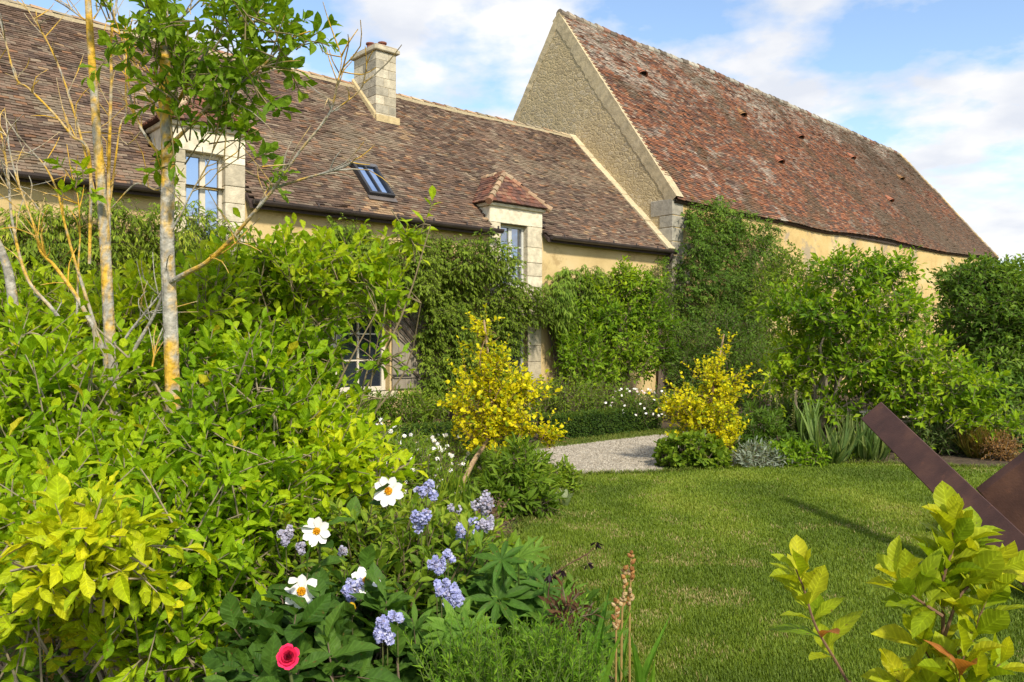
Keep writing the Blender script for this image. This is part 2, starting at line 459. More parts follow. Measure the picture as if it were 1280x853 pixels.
def tubes(mb, P0, P1, ra, rb, c, sides=4):     # many straight tapered sticks at once
    P0, P1 = np.asarray(P0, float), np.asarray(P1, float)
    n = len(P0)
    if n == 0: return
    T = unit(P1 - P0)
    ref = np.where(np.abs(T[:, :1]) < 0.8, A(1, 0, 0)[None], A(0, 1, 0)[None])
    U = unit(np.cross(T, ref)); W = np.cross(T, U)
    a = np.linspace(0, 2 * np.pi, sides, endpoint=False)
    ring = U[:, None] * np.cos(a)[None, :, None] + W[:, None] * np.sin(a)[None, :, None]
    ra = np.broadcast_to(ra, (n,))[:, None, None]; rb = np.broadcast_to(rb, (n,))[:, None, None]
    V = np.concatenate([P0[:, None] + ring * ra, P1[:, None] + ring * rb], 1).reshape(-1, 3)
    j = np.arange(sides); j2 = (j + 1) % sides
    f = np.stack([j, j2, sides + j2, sides + j], -1)
    f = (f[None] + (np.arange(n) * 2 * sides)[:, None, None]).reshape(-1, 4)
    c = np.asarray(c, float)
    if c.ndim == 2: c = np.repeat(c, 2 * sides, 0)
    mb.add(V, f, c)

def leaf_tpl(nseg=3, width=0.4, peak=0.5, fold=0.12, curl=0.15, tip=1.0, wave=0.0):
    """a leaf blade along x, 1 long: midrib plus both edges"""
    t = np.linspace(0, 1, nseg + 1)
    e = math.log(0.5) / math.log(peak)
    w = np.sin(np.pi * t ** e) ** tip * width / 2
    w[0] = 0.012; w[-1] = 0.0
    V = []; 
    for i, x in enumerate(t):
        z = -curl * x * x
        wv = wave * math.sin(i * 2.6)
        V += [(x, 0, z), (x, w[i], z + fold * w[i] * 2 + wv * w[i]), (x, -w[i], z + fold * w[i] * 2 - wv * w[i])]
    f = []
    for i in range(nseg):
        a, b = 3 * i, 3 * (i + 1)
        if i == nseg - 1: f += [(a, b, a + 1), (a, a + 2, b)]
        else: f += [(a, b, b + 1), (a, b + 1, a + 1), (a, a + 2, b + 2), (a, b + 2, b)]
    shade = np.tile([1.12, 1.0, 1.0], nseg + 1)
    return np.array(V, float), np.array(f), shade
T_FAR = leaf_tpl(2, 0.46, 0.5, 0.14, 0.18)
T_FARN = leaf_tpl(2, 0.26, 0.45, 0.14, 0.25)
T_MID = leaf_tpl(3, 0.44, 0.55, 0.16, 0.2)
T_NEAR = leaf_tpl(6, 0.42, 0.58, 0.18, 0.22, 0.9, 0.12)
T_NEAR = [T_NEAR, leaf_tpl(6, 0.46, 0.62, 0.30, 0.05, 0.9, 0.18), leaf_tpl(6, 0.36, 0.55, 0.05, 0.42, 1.0, 0.10), leaf_tpl(6, 0.50, 0.60, 0.12, -0.12, 0.85, 0.22), leaf_tpl(6, 0.40, 0.66, 0.45, 0.30, 0.95, 0.05)]
T_OVAL = leaf_tpl(6, 0.52, 0.5, 0.14, 0.2, 0.85, 0.1)
T_LANCE = leaf_tpl(5, 0.24, 0.5, 0.18, 0.2)
T_BLADE = leaf_tpl(6, 0.07, 0.4, 0.3, 0.35, 0.6)
T_ROUND = leaf_tpl(4, 0.85, 0.5, 0.1, 0.15, 0.7)

def leaves(mb, P, D, N, L, tpl, C, wscale=1.0):
    if isinstance(tpl, list):            # several blade shapes mixed on one plant
        pk = R.integers(0, len(tpl), len(P)); L = np.broadcast_to(L, (len(P),)); wscale = np.broadcast_to(wscale, (len(P),)); N = np.broadcast_to(N, np.shape(P))
        for i, t in enumerate(tpl):
            m = pk == i
            if m.any(): leaves(mb, P[m], D[m], N[m], L[m], t, C[m], wscale[m])
        return
    V, f, sh = tpl
    X = unit(D); Y = unit(np.cross(N, X)); Z = np.cross(X, Y)
    L = np.broadcast_to(L, (len(P),))
    ws = np.broadcast_to(wscale, (len(P),))
    vv = V[None, :, 0, None] * X[:, None] + V[None, :, 1, None] * Y[:, None] * ws[:, None, None] + V[None, :, 2, None] * Z[:, None]
    W = P[:, None] + vv * L[:, None, None]
    cc = np.clip(C[:, None] * sh[None, :, None], 0, 1)
    F_ = (f[None] + (np.arange(len(P)) * len(V))[:, None, None]).reshape(-1, f.shape[1])
    uu_ = np.zeros((len(P), len(V), 3)); uu_[:, :, 0] = V[None, :, 0]; uu_[:, :, 1] = (np.abs(V[:, 1]) > .004).astype(float)[None]; uu_[:, :, 2] = 1
    mb.add(W.reshape(-1, 3), F_, cc.reshape(-1, 3), uu_.reshape(-1, 3))
def rsphere(rng, n): return unit(rng.normal(size=(n, 3)))

def sprays(lm, tm, rng, P, D, length, n, L, tpl, pal, angle=55, droop=0.15, up=0.6, jit=0.3, bare=0.15, clump=1.5,
           hang=0.0, young=0.25, twigc=(0.13, 0.09, 0.05), tr=0.0035, fine=0.45, old=None):
    """leafy twigs: P start, D direction, n leaves each"""
    ns = len(P)
    if ns == 0: return
    D = unit(D); length = np.broadcast_to(length, (ns,)) * rng.uniform(0.7, 1.25, ns)
    t = np.linspace(bare, 1, n)[None] + rng.normal(0, 0.03, (ns, n))
    dz = np.zeros((ns, n, 3)); dz[..., 2] = -droop * t * t
    pos = P[:, None] + (D[:, None] * t[..., None] + dz) * length[:, None, None]
    tan = D[:, None] + np.concatenate([np.zeros((ns, n, 2)), (-2 * droop * t)[..., None]], -1)
    tan = unit(tan)
    ref = np.where(np.abs(D[:, :1]) < 0.8, A(1, 0, 0)[None], A(0, 1, 0)[None])
    U = unit(np.cross(D, ref)); W = np.cross(D, U)
    az = np.arange(n)[None] * 2.4 + rng.uniform(0, 6.28, (ns, 1)) + rng.normal(0, 0.3, (ns, n))
    rad = U[:, None] * np.cos(az)[..., None] + W[:, None] * np.sin(az)[..., None]
    an = np.radians(angle) * (1.1 - 0.55 * t)
    d = tan * np.cos(an)[..., None] + rad * np.sin(an)[..., None] + rng.normal(0, 0.16, (ns, n, 3))
    d[..., 2] -= hang
    N = tan * 0.6 + A(0, 0, up) + rng.normal(0, jit, (ns, n, 3)) + rad * -0.1
    Ls = L * rng.uniform(0.45, 1.2, (ns, n)) * (1.0 - 0.3 * np.clip(t - 0.75, 0, 1) * 4 * 0.6)
    cl = fnoise(P * clump, 11)
    tint = (1 - fine) * (np.clip((cl - 0.5) * 1.8 + 0.5, 0, 1))[:, None] + fine * rng.random((ns, n)) + young * np.clip(t - 0.55, 0, 1)
    C = ramp(tint, pal)
    if old is not None:
        m = rng.random((ns, n)) < old[0]; C[m] = old[1]
    leaves(lm, pos.reshape(-1, 3), d.reshape(-1, 3), N.reshape(-1, 3), Ls.ravel(), tpl, C.reshape(-1, 3))
    if tm is not None:
        mid = P + (D * 0.55 + A(0, 0, -droop * 0.3)) * length[:, None]
        end = P + (D + A(0, 0, -droop)) * length[:, None]
        tubes(tm, P, mid, tr, tr * 0.75, twigc); tubes(tm, mid, end, tr * 0.75, tr * 0.35, twigc)

def lobe(u, v, ru, rv, dep, rd=None):
    c = px(u, v, dep); k = dep / F
    return c, A(ru * k, (rd if rd is not None else 0.5 * (ru + rv) * k), rv * k)
def lobe_pts(rng, lobes, n, shell=0.55, gap=0.3, gapf=2.5, rough=0.3):
    w = np.array([(r[0] * r[2] + r[0] * r[1] + r[1] * r[2]) for c, r in lobes]); w = w / w.sum()
    Pn, On = [], []
    for (c, r), ww in zip(lobes, w):
        k = max(4, int(n * ww * 1.5))
        d = rsphere(rng, k)
        rr = 1 - shell * rng.random(k) ** 1.3
        q = c + d * r * (rr * (1 + rough * (fnoise(c + d * 1.7, 3) - 0.5) * 2))[:, None]
        Pn.append(q); On.append(unit(d / r))
    P, O = np.concatenate(Pn), np.concatenate(On)
    keep = (fnoise(P * gapf, 23) > gap) & (P[:, 2] > 0.02)
    P, O = P[keep], O[keep]
    if len(P) > n:
        i = rng.permutation(len(P))[:n]; P, O = P[i], O[i]
    return P, O
def limbs(mb, rng, base, targets, r0, r1, c, wob=0.12, colfn=None, sides=6):
    for t in targets:
        b = np.asarray(base, float); t = np.asarray(t, float); L = np.linalg.norm(t - b)
        m1 = b + (t - b) * 0.35 + A(0, 0, 0.12 * L) + rng.normal(0, wob * L * 0.5, 3) * A(1, 1, 0.3)
        m2 = b + (t - b) * 0.7 + A(0, 0, 0.08 * L) + rng.normal(0, wob * L * 0.5, 3) * A(1, 1, 0.3)
        tube(mb, [b, m1, m2, t], [r0, r0 * 0.7, (r0 + r1) * 0.4, r1], c, sides=sides, k=3, colfn=colfn)

def shrub(name, label, cat, base, lobes, n, pal, L=0.06, tpl=None, nl=8, tl=0.25, trunk=0.03, mat=None, seed=1, group=None, shell=0.55,
          gap=0.3, gapf=2.5, outw=0.6, upw=0.5, rnd=0.5, bark=(0.16, 0.12, 0.08), stems=True, root=None, rough=0.3, fol='foliage', **kw):
    rng = np.random.default_rng(seed)
    tpl = tpl or T_FAR
    t = root or thing(name, label, cat, base, group)
    lm, tm = MB(), MB()
    P, O = lobe_pts(rng, lobes, n, shell, gap, gapf, rough)
    D = O * outw + A(0, 0, upw) + rng.normal(0, rnd, P.shape)
    sprays(lm, tm, rng, P - unit(D) * tl * 0.5, D, tl, nl, L, tpl, pal, twigc=np.array(bark) * 0.9, **kw)
    if stems:
        b = A(*base)
        tg = [c + A(*rng.normal(0, 0.1, 3)) for c, r in lobes]
        for (c, r), q in zip(lobes, tg):
            limbs(tm, rng, b + A(*rng.normal(0, trunk, 2), -0.05), [q], trunk, trunk * 0.3, bark)
            for k in range(3):
                limbs(tm, rng, q, [c + rsphere(rng, 1)[0] * r * 0.75], trunk * 0.32, trunk * 0.12, bark, sides=4)
    lm.build(fol, mat or M_LEAF, t)
    if tm.v: tm.build('stem', M_TWIG, t)
    return t

# palettes (dark, mid, light) real leaf pigment
G_LIME = [(0.038, 0.098, 0.005), (0.105, 0.210, 0.008), (0.185, 0.305, 0.010), (0.33, 0.39, 0.014)]
G_MAG = [(0.025, 0.062, 0.006), (0.055, 0.120, 0.010), (0.105, 0.190, 0.014), (0.19, 0.27, 0.02)]
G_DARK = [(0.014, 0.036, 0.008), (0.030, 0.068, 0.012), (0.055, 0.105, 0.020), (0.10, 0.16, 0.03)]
G_MID = [(0.024, 0.056, 0.010), (0.050, 0.100, 0.014), (0.085, 0.150, 0.020), (0.15, 0.21, 0.03)]
G_WIST = [(0.030, 0.060, 0.010), (0.062, 0.110, 0.016), (0.120, 0.185, 0.026), (0.24, 0.29, 0.05)]
G_GOLD = [(0.20, 0.30, 0.010), (0.52, 0.53, 0.010), (0.74, 0.67, 0.012), (0.82, 0.70, 0.020)]
G_BLUE = [(0.03, 0.065, 0.025), (0.06, 0.11, 0.045), (0.10, 0.16, 0.075), (0.15, 0.20, 0.10)]
G_SILV = [(0.10, 0.14, 0.10), (0.18, 0.23, 0.17), (0.28, 0.33, 0.26), (0.36, 0.40, 0.33)]

def _lift(p, k): return [tuple(float(x) for x in A(*c) * A(k * 1.10, k, k * .6)) for c in p]
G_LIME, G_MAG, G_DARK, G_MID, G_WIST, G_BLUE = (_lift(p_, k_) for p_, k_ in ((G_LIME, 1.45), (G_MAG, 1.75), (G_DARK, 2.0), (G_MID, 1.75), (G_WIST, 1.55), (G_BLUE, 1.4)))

# ------------------------------------------------------------------ the setting: ground, lawn, path
g = MB(); n_ = 40
xs = np.linspace(-160, 160, 9); ys = np.linspace(-40, 400, 9)
gx, gy = np.meshgrid(xs, ys)
V_ = np.stack([gx.ravel(), gy.ravel(), np.full(gx.size, -0.012)], 1)
i_, j_ = np.meshgrid(np.arange(8), np.arange(8)); a_ = (j_ * 9 + i_).ravel()
g.add(V_, np.stack([a_, a_ + 1, a_ + 10, a_ + 9], 1), (0.1, 0.1, 0.05))
tag(g.build('ground', M_FIELD), None, None, kind='structure')

ED = unit(A(0.748, 0.664, 0)); EN = A(-ED[1], ED[0], 0)          # along the house wall, and away from the camera
W0 = A(0, 17, 0)
def wp(s, r, z): return W0 + ED * s + EN * r + A(0, 0, z)
def ray_roof(u, v, slope, z0):            # where a photo ray meets the plane z = z0 + slope * r
    d = A((u - 640) / F, 1, (HZ - v) / F); o = A(0, 0, CAMZ)
    # r = (p - W0).EN
    k = d[2] - slope * d @ EN
    t = (z0 + slope * ((o - W0) @ EN) - CAMZ) / k
    p = o + d * t
    return (p - W0) @ ED, (p - W0) @ EN, p[2]
def ray_wall(u, v, r=0.2):
    d = A((u - 640) / F, 1, (HZ - v) / F)
    t = ((W0 + EN * r) @ EN) / (d @ EN)
    p = A(0, 0, CAMZ) + d * t
    return (p - W0) @ ED, p[2]

def sheet(name, poly, z, mat):
    me = bpy.data.meshes.new(name)
    me.from_pydata([(x, y, z) for x, y in poly], [], [list(range(len(poly)))])
    me.materials.append(mat)
    o = bpy.data.objects.new(name, me); col.objects.link(o); o['kind'] = 'structure'
    return o
soil_poly = [(-14, -1.5), (16, -1.5), (18, 16), (26, 34), (14.8, 33.6), (-11.5, 8.0), (-14, 4)]
sheet('garden_soil', soil_poly, 0.0, M_SOIL)
lawn_poly = [gp(*q)[:2] for q in ((728, 594), (703, 622), (662, 650), (628, 690), (636, 740), (700, 800), (790, 862))] + [(1.1, 3.0), (1.6, 2.2), (3.0, 1.4), (9, 1.2), (12, 6), (11.5, 11.3), (8.6, 10.9), (6.0, 10.6)] + \
    [gp(*q)[:2] for q in ((1150, 581), (1000, 580), (900, 586), (825, 591))]
lawn_poly = [tuple(map(float, q)) for q in lawn_poly]
lp = smooth_path([(x, y, 0) for x, y in lawn_poly] + [(*lawn_poly[0], 0)], 4)[:-1, :2]
sheet('lawn', [tuple(q) for q in lp], 0.006, M_LAWN)
# gravel path: along the hedge, joined to the lawn
def ws(s, r): p = wp(s, r, 0); return (float(p[0]), float(p[1]))
path_poly = [gp(690, 600)[:2], gp(728, 594)[:2], gp(825, 591)[:2], gp(840, 575)[:2], ws(2.0, -4.35), ws(8, -4.3), ws(16, -4.4), ws(16, -3.35), ws(2.5, -3.55), ws(-2.0, -3.62), ws(-2.9, -3.64), gp(672, 590)[:2]]
path_poly = [tuple(map(float, q)) for q in path_poly]
sheet('gravel_path', path_poly, 0.004, M_GRAVEL)
sheet('grass_verge', [ws(-4, -3.6), ws(-2, -3.64), ws(2.5, -3.57), ws(6, -3.5), ws(6, -3.12), ws(-4, -3.12)], 0.008, M_LAWN)

# ------------------------------------------------------------------ tiled roofs
def tile_roof(mb, fn, u0, u1, rows, vlen, keep, colfn, tw=0.165, rng=R, th=0.016):
    """fn(u, v, h) -> world point; u along the eave, v up the slope (metres), h off the slope"""
    dv = vlen / rows
    uu, vv = [], []
    for k in range(rows):
        u = np.arange(u0, u1, tw) + (tw / 2 if k % 2 else 0) + rng.normal(0, 0.004)
        uu.append(u); vv.append(np.full(len(u), k * dv))
    u = np.concatenate(uu); v = np.concatenate(vv)
    m = keep(u + tw / 2, v + dv / 2); u, v = u[m], v[m]; n = len(u)
    lift = th + np.abs(rng.normal(0, 0.006, n)) + (rng.random(n) < 0.03) * 0.012
    dvl = rng.normal(0, 0.006, n); g_ = 0.004; tilt = rng.normal(0, 0.005, n)
    a0, a1 = u + g_ / 2, u + tw - g_ / 2
    b0, b1 = v + dvl, v + dv + 0.012
    P = np.stack([fn(a0, b0 - tilt, lift), fn(a1, b0 + tilt, lift + rng.normal(0, .004, n)), fn(a1, b1, 0 * u + 0.004), fn(a0, b1, 0 * u + 0.004), fn(a0, b0 - tilt, 0 * u - 0.006), fn(a1, b0 + tilt, 0 * u - 0.006)], 1)
    f = np.array([[0, 1, 2, 3], [4, 5, 1, 0]]); f3 = np.array([[4, 0, 3], [5, 2, 1]])
    off = (np.arange(n) * 6)[:, None, None]
    c = colfn(u, v, rng)
    n0 = mb.n
    mb.add(P.reshape(-1, 3), (f[None] + off).reshape(-1, 4), np.repeat(c, 6, 0))
    mb.f.append((f3[None] + off).reshape(-1, 3) + n0)
def pick(rng, n, cols, w):
    cols = np.array(cols, float); w = np.array(w, float) / sum(w)
    c = cols[rng.choice(len(cols), n, p=w)]
    return c * rng.uniform(0.75, 1.25, (n, 1))

# ------------------------------------------------------------------ the farmhouse
EAVE, RISE, RUN = 3.94, 3.49, 3.47
SL = RISE / RUN
house = thing('farmhouse', 'long ochre rendered farmhouse with brown tiled roof, dormers and stone chimney', 'house', wp(-4, 3.5, 0))
HS0, HS1 = -15.0, 5.33
SV = math.hypot(RISE, RUN)
# ground floor openings and dormers (s0, s1)
D1 = dict(s0=-6.88, s1=-5.64, g0=-6.60, g1=-5.97, top=5.03, gt=4.60, gb=3.05)
D2 = dict(s0=-0.46, s1=1.03, g0=-0.16, g1=0.60, top=4.50, gt=4.10, gb=2.80)
WIN = dict(s0=-5.0, s1=-2.85, z0=0.73, z1=2.35)
DOOR = dict(s0=-0.25, s1=0.62, z0=0.55, z1=2.15)
WINL = dict(s0=-11.2, s1=-9.5, z0=0.73, z1=2.5)
def walled(mb, s0, s1, z0, z1, r0, r1, holes, c):
    ss = sorted({s0, s1, *[h[0] for h in holes], *[h[1] for h in holes]}); zs = sorted({z0, z1, *[h[2] for h in holes], *[min(h[3], z1) for h in holes]})
    for a, b in zip(ss[:-1], ss[1:]):
        for p, q in zip(zs[:-1], zs[1:]):
            m, k = (a + b) / 2, (p + q) / 2
            if any(h[0] < m < h[1] and h[2] < k < h[3] for h in holes): continue
            mb.add([wp(a, r0, p), wp(b, r0, p), wp(b, r0, q), wp(a, r0, q)], [[0, 1, 2, 3]], c)
    for h in holes:
        t = min(h[3], z1)
        q = [wp(h[0], r0, h[2]), wp(h[1], r0, h[2]), wp(h[1], r0, t), wp(h[0], r0, t)]
        p = [wp(h[0], r1, h[2]), wp(h[1], r1, h[2]), wp(h[1], r1, t), wp(h[0], r1, t)]
        for i in range(4):
            k = (i + 1) % 4
            mb.add([q[i], q[k], p[k], p[i]], [[0, 1, 2, 3]], c)
w = MB()
walled(w, HS0, HS1, -0.1, EAVE + 0.14, 0.2, 0.5, [(WIN['s0'], WIN['s1'], WIN['z0'], WIN['z1']), (DOOR['s0'], DOOR['s1'], DOOR['z0'], DOOR['z1']), (WINL['s0'], WINL['s1'], WINL['z0'], WINL['z1']),
       (D1['s0'] + .05, D1['s1'] - .05, D1['gb'] - .05, 9), (D2['s0'] + .05, D2['s1'] - .05, D2['gb'] - .05, 9)], (1, 1, 1))
# back wall and left end
w.add([wp(HS0, 6.7, -.1), wp(HS1, 6.7, -.1), wp(HS1, 6.7, EAVE), wp(HS0, 6.7, EAVE)], [[3, 2, 1, 0]], (1, 1, 1))
w.add([wp(HS0, .2, -.1), wp(HS0, 6.7, -.1), wp(HS0, 6.7, EAVE), wp(HS0, RUN, EAVE + RISE - .1), wp(HS0, .2, EAVE + .1)], [[4, 3, 2, 1, 0]], (1, 1, 1))
w.build('wall', M_RENDER, house)

hu = unit(A(0, 0, 0) + EN * RUN + A(0, 0, RISE)); hn = unit(np.cross(ED, hu))
def sagh(u, v):     # an old roof is never flat
    q = np.stack([u * 0.22, v * 0.3, u * 0], 1)
    return (fnoise(q, 5) - 0.5) * 0.09
def hroof(u, v, h):
    u, v, h = np.asarray(u, float), np.asarray(v, float), np.asarray(h, float)
    return W0 + ED * u[:, None] + A(0, 0, EAVE) + hu * v[:, None] + hn * (h + sagh(u, v))[:, None]
sky_px = [(443, 211), (467, 212), (488, 245), (460, 245)]
def keep_h(u, v):
    r = v * RUN / SV
    k = np.ones(len(u), bool)
    for d in (D1, D2): k &= ~((u > d['s0'] - 0.02) & (u < d['s1'] + 0.02) & (r < (d['top'] - EAVE) / SL - 0.05))
    k &= (u < HS1 - 0.05)
    return k
def hcol(u, v, rng):
    n = len(u)
    c = pick(rng, n, [(0.120, 0.078, 0.054), (0.150, 0.098, 0.068), (0.082, 0.056, 0.043), (0.20, 0.108, 0.060), (0.195, 0.15, 0.105), (0.26, 0.175, 0.10), (0.155, 0.115, 0.082)], [28, 28, 18, 7, 9, 2, 14])
    q = np.stack([u, v, u * 0], 1)
    lich = np.clip((fnoise(q * 1.1, 9) - 0.58) * 6, 0, 1)[:, None]
    c = c * (1 - lich * 0.35) + A(0.30, 0.25, 0.17) * lich * 0.35
    k = fnoise(q * np.array([1, .6, 1]) * 0.7, 31)[:, None]
    c = c * (0.75 + 0.5 * k)
    # paler streaks washed below chimney and rooflight
    for (cs, cv, ww, hh) in WASH:
        m = np.clip(1 - np.abs(u - cs) / ww, 0, 1) * np.clip(1 - np.abs(v - cv) / hh, 0, 1)
        m = (m * rng.random(n) > 0.22)
        c[m] = c[m] * 0.4 + A(0.40, 0.27, 0.15) * 0.6 * rng.uniform(0.7, 1.2, (m.sum(), 1))
    return c
WASH = []
def toV(q): return q[0], q[1] * SV / RUN
sk = [ray_roof(u, v, SL, EAVE) for u, v in sky_px]
ck = {k: ray_roof(*q, SL, EAVE) for k, q in dict(fl=(470, 148), fr=(494.5, 153), bl=(448.5, 108)).items()}
q = toV(ray_roof(470, 262, SL, EAVE)); WASH.append((q[0], q[1], 0.5, 0.7))
q = toV(ray_roof(500, 166, SL, EAVE)); WASH.append((q[0], q[1], 0.35, 0.6))
q = toV(ray_roof(445, 112, SL, EAVE)); WASH.append((q[0], q[1], 0.3, 0.6))
rf = MB()
dv_ = [HS0, D1['s0'], D1['s1'], D2['s0'], D2['s1'], HS1]
for i in range(5):                       # boarding under the tiles, open where the dormers break through
    a, b = dv_[i], dv_[i + 1]
    d = {1: D1, 3: D2}.get(i)
    r0 = 0.0 if d is None else (d['top'] - EAVE) / SL - 0.1
    z = lambda r: EAVE + SL * r - 0.07
    q = [wp(a, r0, z(r0)), wp(b, r0, z(r0)), wp(b, RUN, z(RUN)), wp(a, RUN, z(RUN))]
    k = [x - A(0, 0, 0.08) for x in q]
    hexa(rf, k + q, (0.05, 0.035, 0.03))
qb = [wp(HS0, RUN, z(RUN)), wp(HS1, RUN, z(RUN)), wp(HS1, 2 * RUN, z(0)), wp(HS0, 2 * RUN, z(0))]
hexa(rf, [x - A(0, 0, 0.08) for x in qb] + qb, (0.10, 0.06, 0.05))
tile_roof(rf, hroof, HS0, HS1, 70, SV - 0.03, keep_h, hcol, tw=0.15, th=0.013)
roof = rf.build('roof', M_TILE, house)
# ridge tiles
rd = MB(); rng = np.random.default_rng(3)
for k in range(int((HS1 - HS0) / 0.33)):
    s = HS0 + k * 0.33
    h = sagh(np.array([s]), np.array([SV]))[0]
    ang = np.linspace(-2.1, 2.1, 7) / 2 * 1.15
    c = pick(rng, 1, [(0.36, 0.24, 0.14), (0.40, 0.31, 0.19), (0.27, 0.15, 0.09), (0.30, 0.25, 0.17)], [4, 4, 2, 2])[0]
    ra, rb = 0.105, 0.125
    V = []
    for e, (q, rr) in enumerate(((0, rb), (0.345, ra))):
        for a in ang: V.append(wp(s + q, RUN + math.sin(a) * rr * 1.15, EAVE + RISE - 0.10 + math.cos(a) * rr + h + rng.normal(0, .003)))
    f = [[i, i + 1, i + 8, i + 7] for i in range(6)] + [[0, 1, 2, 3], [0, 3, 4, 6], [4, 5, 6, 6][:3] + [3]][:1]
    rd.add(V, f, c)
    # the lime fillet each ridge tile is bedded on
    obox(rd, wp(s + 0.01, RUN - 0.16, EAVE + RISE - 0.15 + h), ED * 0.33, EN * 0.05, A(0, 0, 0.07), (0.42, 0.35, 0.22))
rd.build('ridge', M_TILE, roof)
cp = MB()
for k in range(9):                       # stone coping up the right-hand verge
    a, b = k / 9 * SV, (k + 0.985) / 9 * SV
    p0 = wp(HS1 - 0.16, 0, EAVE) + hu * a
    obox(cp, p0 - hn * 0.1, ED * 0.26, hu * (b - a), hn * (0.16 + rng.normal(0, .006)), A(0.50, 0.42, 0.27) * rng.uniform(.9, 1.1), 0.012)
cp.build('verge_coping', M_STONE, roof)
# gutters (three lengths between the dormers) and the downpipe
def gutter(s0, s1):
    m = MB(); a = np.linspace(math.pi, 2 * math.pi, 8); n = 14
    ss = np.linspace(s0, s1, n)
    V = []; f = []
    for rr in (0.075, 0.068):
        for s in ss:
            for t in a: V.append(wp(s, -0.06 + math.cos(t) * rr, EAVE - 0.005 + math.sin(t) * rr * 1.1 + sagh(np.array([s]), np.array([0.]))[0]))
    k = n * 8
    for i in range(n - 1):
        for j in range(7):
            q = i * 8 + j
            f.append([q, q + 1, q + 9, q + 8]); f.append([k + q, k + q + 8, k + q + 9, k + q + 1])
        for j in (0, 7):
            q = i * 8 + j; f.append([q, q + 8, k + q + 8, k + q])
    for q0 in (0, (n - 1) * 8):
        for j in range(7): f.append([q0 + j, k + q0 + j, k + q0 + j + 1, q0 + j + 1])
        m.add([V[q0 + j] for j in range(8)], [[0, 1, 2, 3], [3, 4, 5, 6], [0, 3, 6, 7]], (0.05, 0.04, 0.04))
    m.add(V, f, (0.06, 0.045, 0.042))
    for s in np.arange(s0 + 0.3, s1, 0.8):
        obox(m, wp(s, -0.145, EAVE - 0.02), ED * 0.03, EN * 0.02, A(0, 0, 0.05), (0.07, 0.055, 0.05))
    m.build('gutter', M_ZINC, house)
gutter(HS0, D1['s0'] - 0.02); gutter(D1['s1'] + 0.04, D2['s0'] + 0.14); gutter(D2['s1'] + 0.06, HS1 + 0.1)
dp = MB()
tube(dp, [wp(5.25, -0.06, 3.86), wp(5.25, -0.03, 3.72), wp(5.22, 0.11, 3.5), wp(5.22, 0.12, 3.2), wp(5.22, 0.12, 0)], [0.045], (0.06, 0.045, 0.04), 10, 3)
dp.build('downpipe', M_ZINC, house)

# chimney: ashlar stack
ch = MB(); rng = np.random.default_rng(5)
fl, fr, bl = ck['fl'], ck['fr'], ck['bl']
cs0, cs1, cr0 = fl[0], fr[0] + 0.02, fl[1]
crd = max(0.55, min(1.3, bl[1] - fl[1]))
dep = wp(cs0, cr0, 0)[1]
ztop = CAMZ + (HZ - 62) / F * dep
zb = EAVE + SL * cr0 - 0.25
nz_ = 9
for k in range(nz_):
    za, zc = zb + (ztop - zb) * k / nz_, zb + (ztop - zb) * (k + 1) / nz_ - 0.008
    split = 0.4 if k % 2 else 0.62
    for (x0, x1) in ((0, split), (split, 1)):
        for (y0, y1) in ((0, 1 - split), (1 - split, 1)):
            L_ = cs1 - cs0
            obox(ch, wp(cs0 + L_ * x0 + .004, cr0 + crd * y0 + .004, za), ED * (L_ * (x1 - x0) - .008), EN * (crd * (y1 - y0) - .008), A(0, 0, zc - za), pick(rng, 1, [(0.42, 0.38, 0.29), (0.34, 0.31, 0.24), (0.48, 0.43, 0.32), (0.27, 0.25, 0.20)], [4, 3, 3, 1.4])[0], 0.008)
obox(ch, wp(cs0 + .01, cr0 + .01, zb), ED * (cs1 - cs0 - .02), EN * (crd - .02), A(0, 0, ztop - zb - .02), (0.36, 0.31, 0.22))
chim = ch.build('chimney', M_STONE, house)
cc = MB()
obox(cc, wp(cs0 - .06, cr0 - .06, ztop), ED * (cs1 - cs0 + .12), EN * (crd + .12), A(0, 0, 0.09), (0.46, 0.41, 0.30), 0.015)
obox(cc, wp(cs0 - .02, cr0 - .02, ztop + .09), ED * (cs1 - cs0 + .04), EN * (crd + .04), A(0, 0, 0.05), (0.36, 0.31, 0.23), 0.012)
cc.build('chimney_cap', M_STONE, chim)
fb = MB()
pts_ = [wp(cs0 - .03, cr0 - .05, EAVE + SL * (cr0 - .05) + 0.03)]
obox(fb, wp(cs0 - .04, cr0 - .09, EAVE + SL * (cr0 - .09)), ED * (cs1 - cs0 + .08), EN * 0.085, A(0, 0, 0.17), (0.47, 0.37, 0.20), 0.012)
hexa(fb, [wp(cs0 - .06, cr0, EAVE + SL * cr0), wp(cs0 - .003, cr0, EAVE + SL * cr0), wp(cs0 - .003, cr0 + crd, EAVE + SL * (cr0 + crd)), wp(cs0 - .06, cr0 + crd, EAVE + SL * (cr0 + crd)),
          wp(cs0 - .05, cr0, EAVE + SL * cr0 + .12), wp(cs0 - .003, cr0, EAVE + SL * cr0 + .15), wp(cs0 - .003, cr0 + crd, EAVE + SL * (cr0 + crd) + .15), wp(cs0 - .05, cr0 + crd, EAVE + SL * (cr0 + crd) + .12)], (0.45, 0.36, 0.20))
fb.build('mortar_fillet', M_STONE, chim)
for k, (qa, qr, hh) in enumerate(((0.28, 0.5, 0.12), (0.70, 0.35, 0.15))):
    pot = MB(); c0 = wp(cs0 + (cs1 - cs0) * qa, cr0 + crd * qr, ztop + 0.14)
    tube(pot, [c0, c0 + A(0, 0, hh), c0 + A(0, 0, hh), c0 + A(0, 0, hh + .03)], [0.085, 0.075, 0.10, 0.10], (0.20, 0.075, 0.05), 12, 1)
    pot.build('chimney_pot', M_TILE, chim)

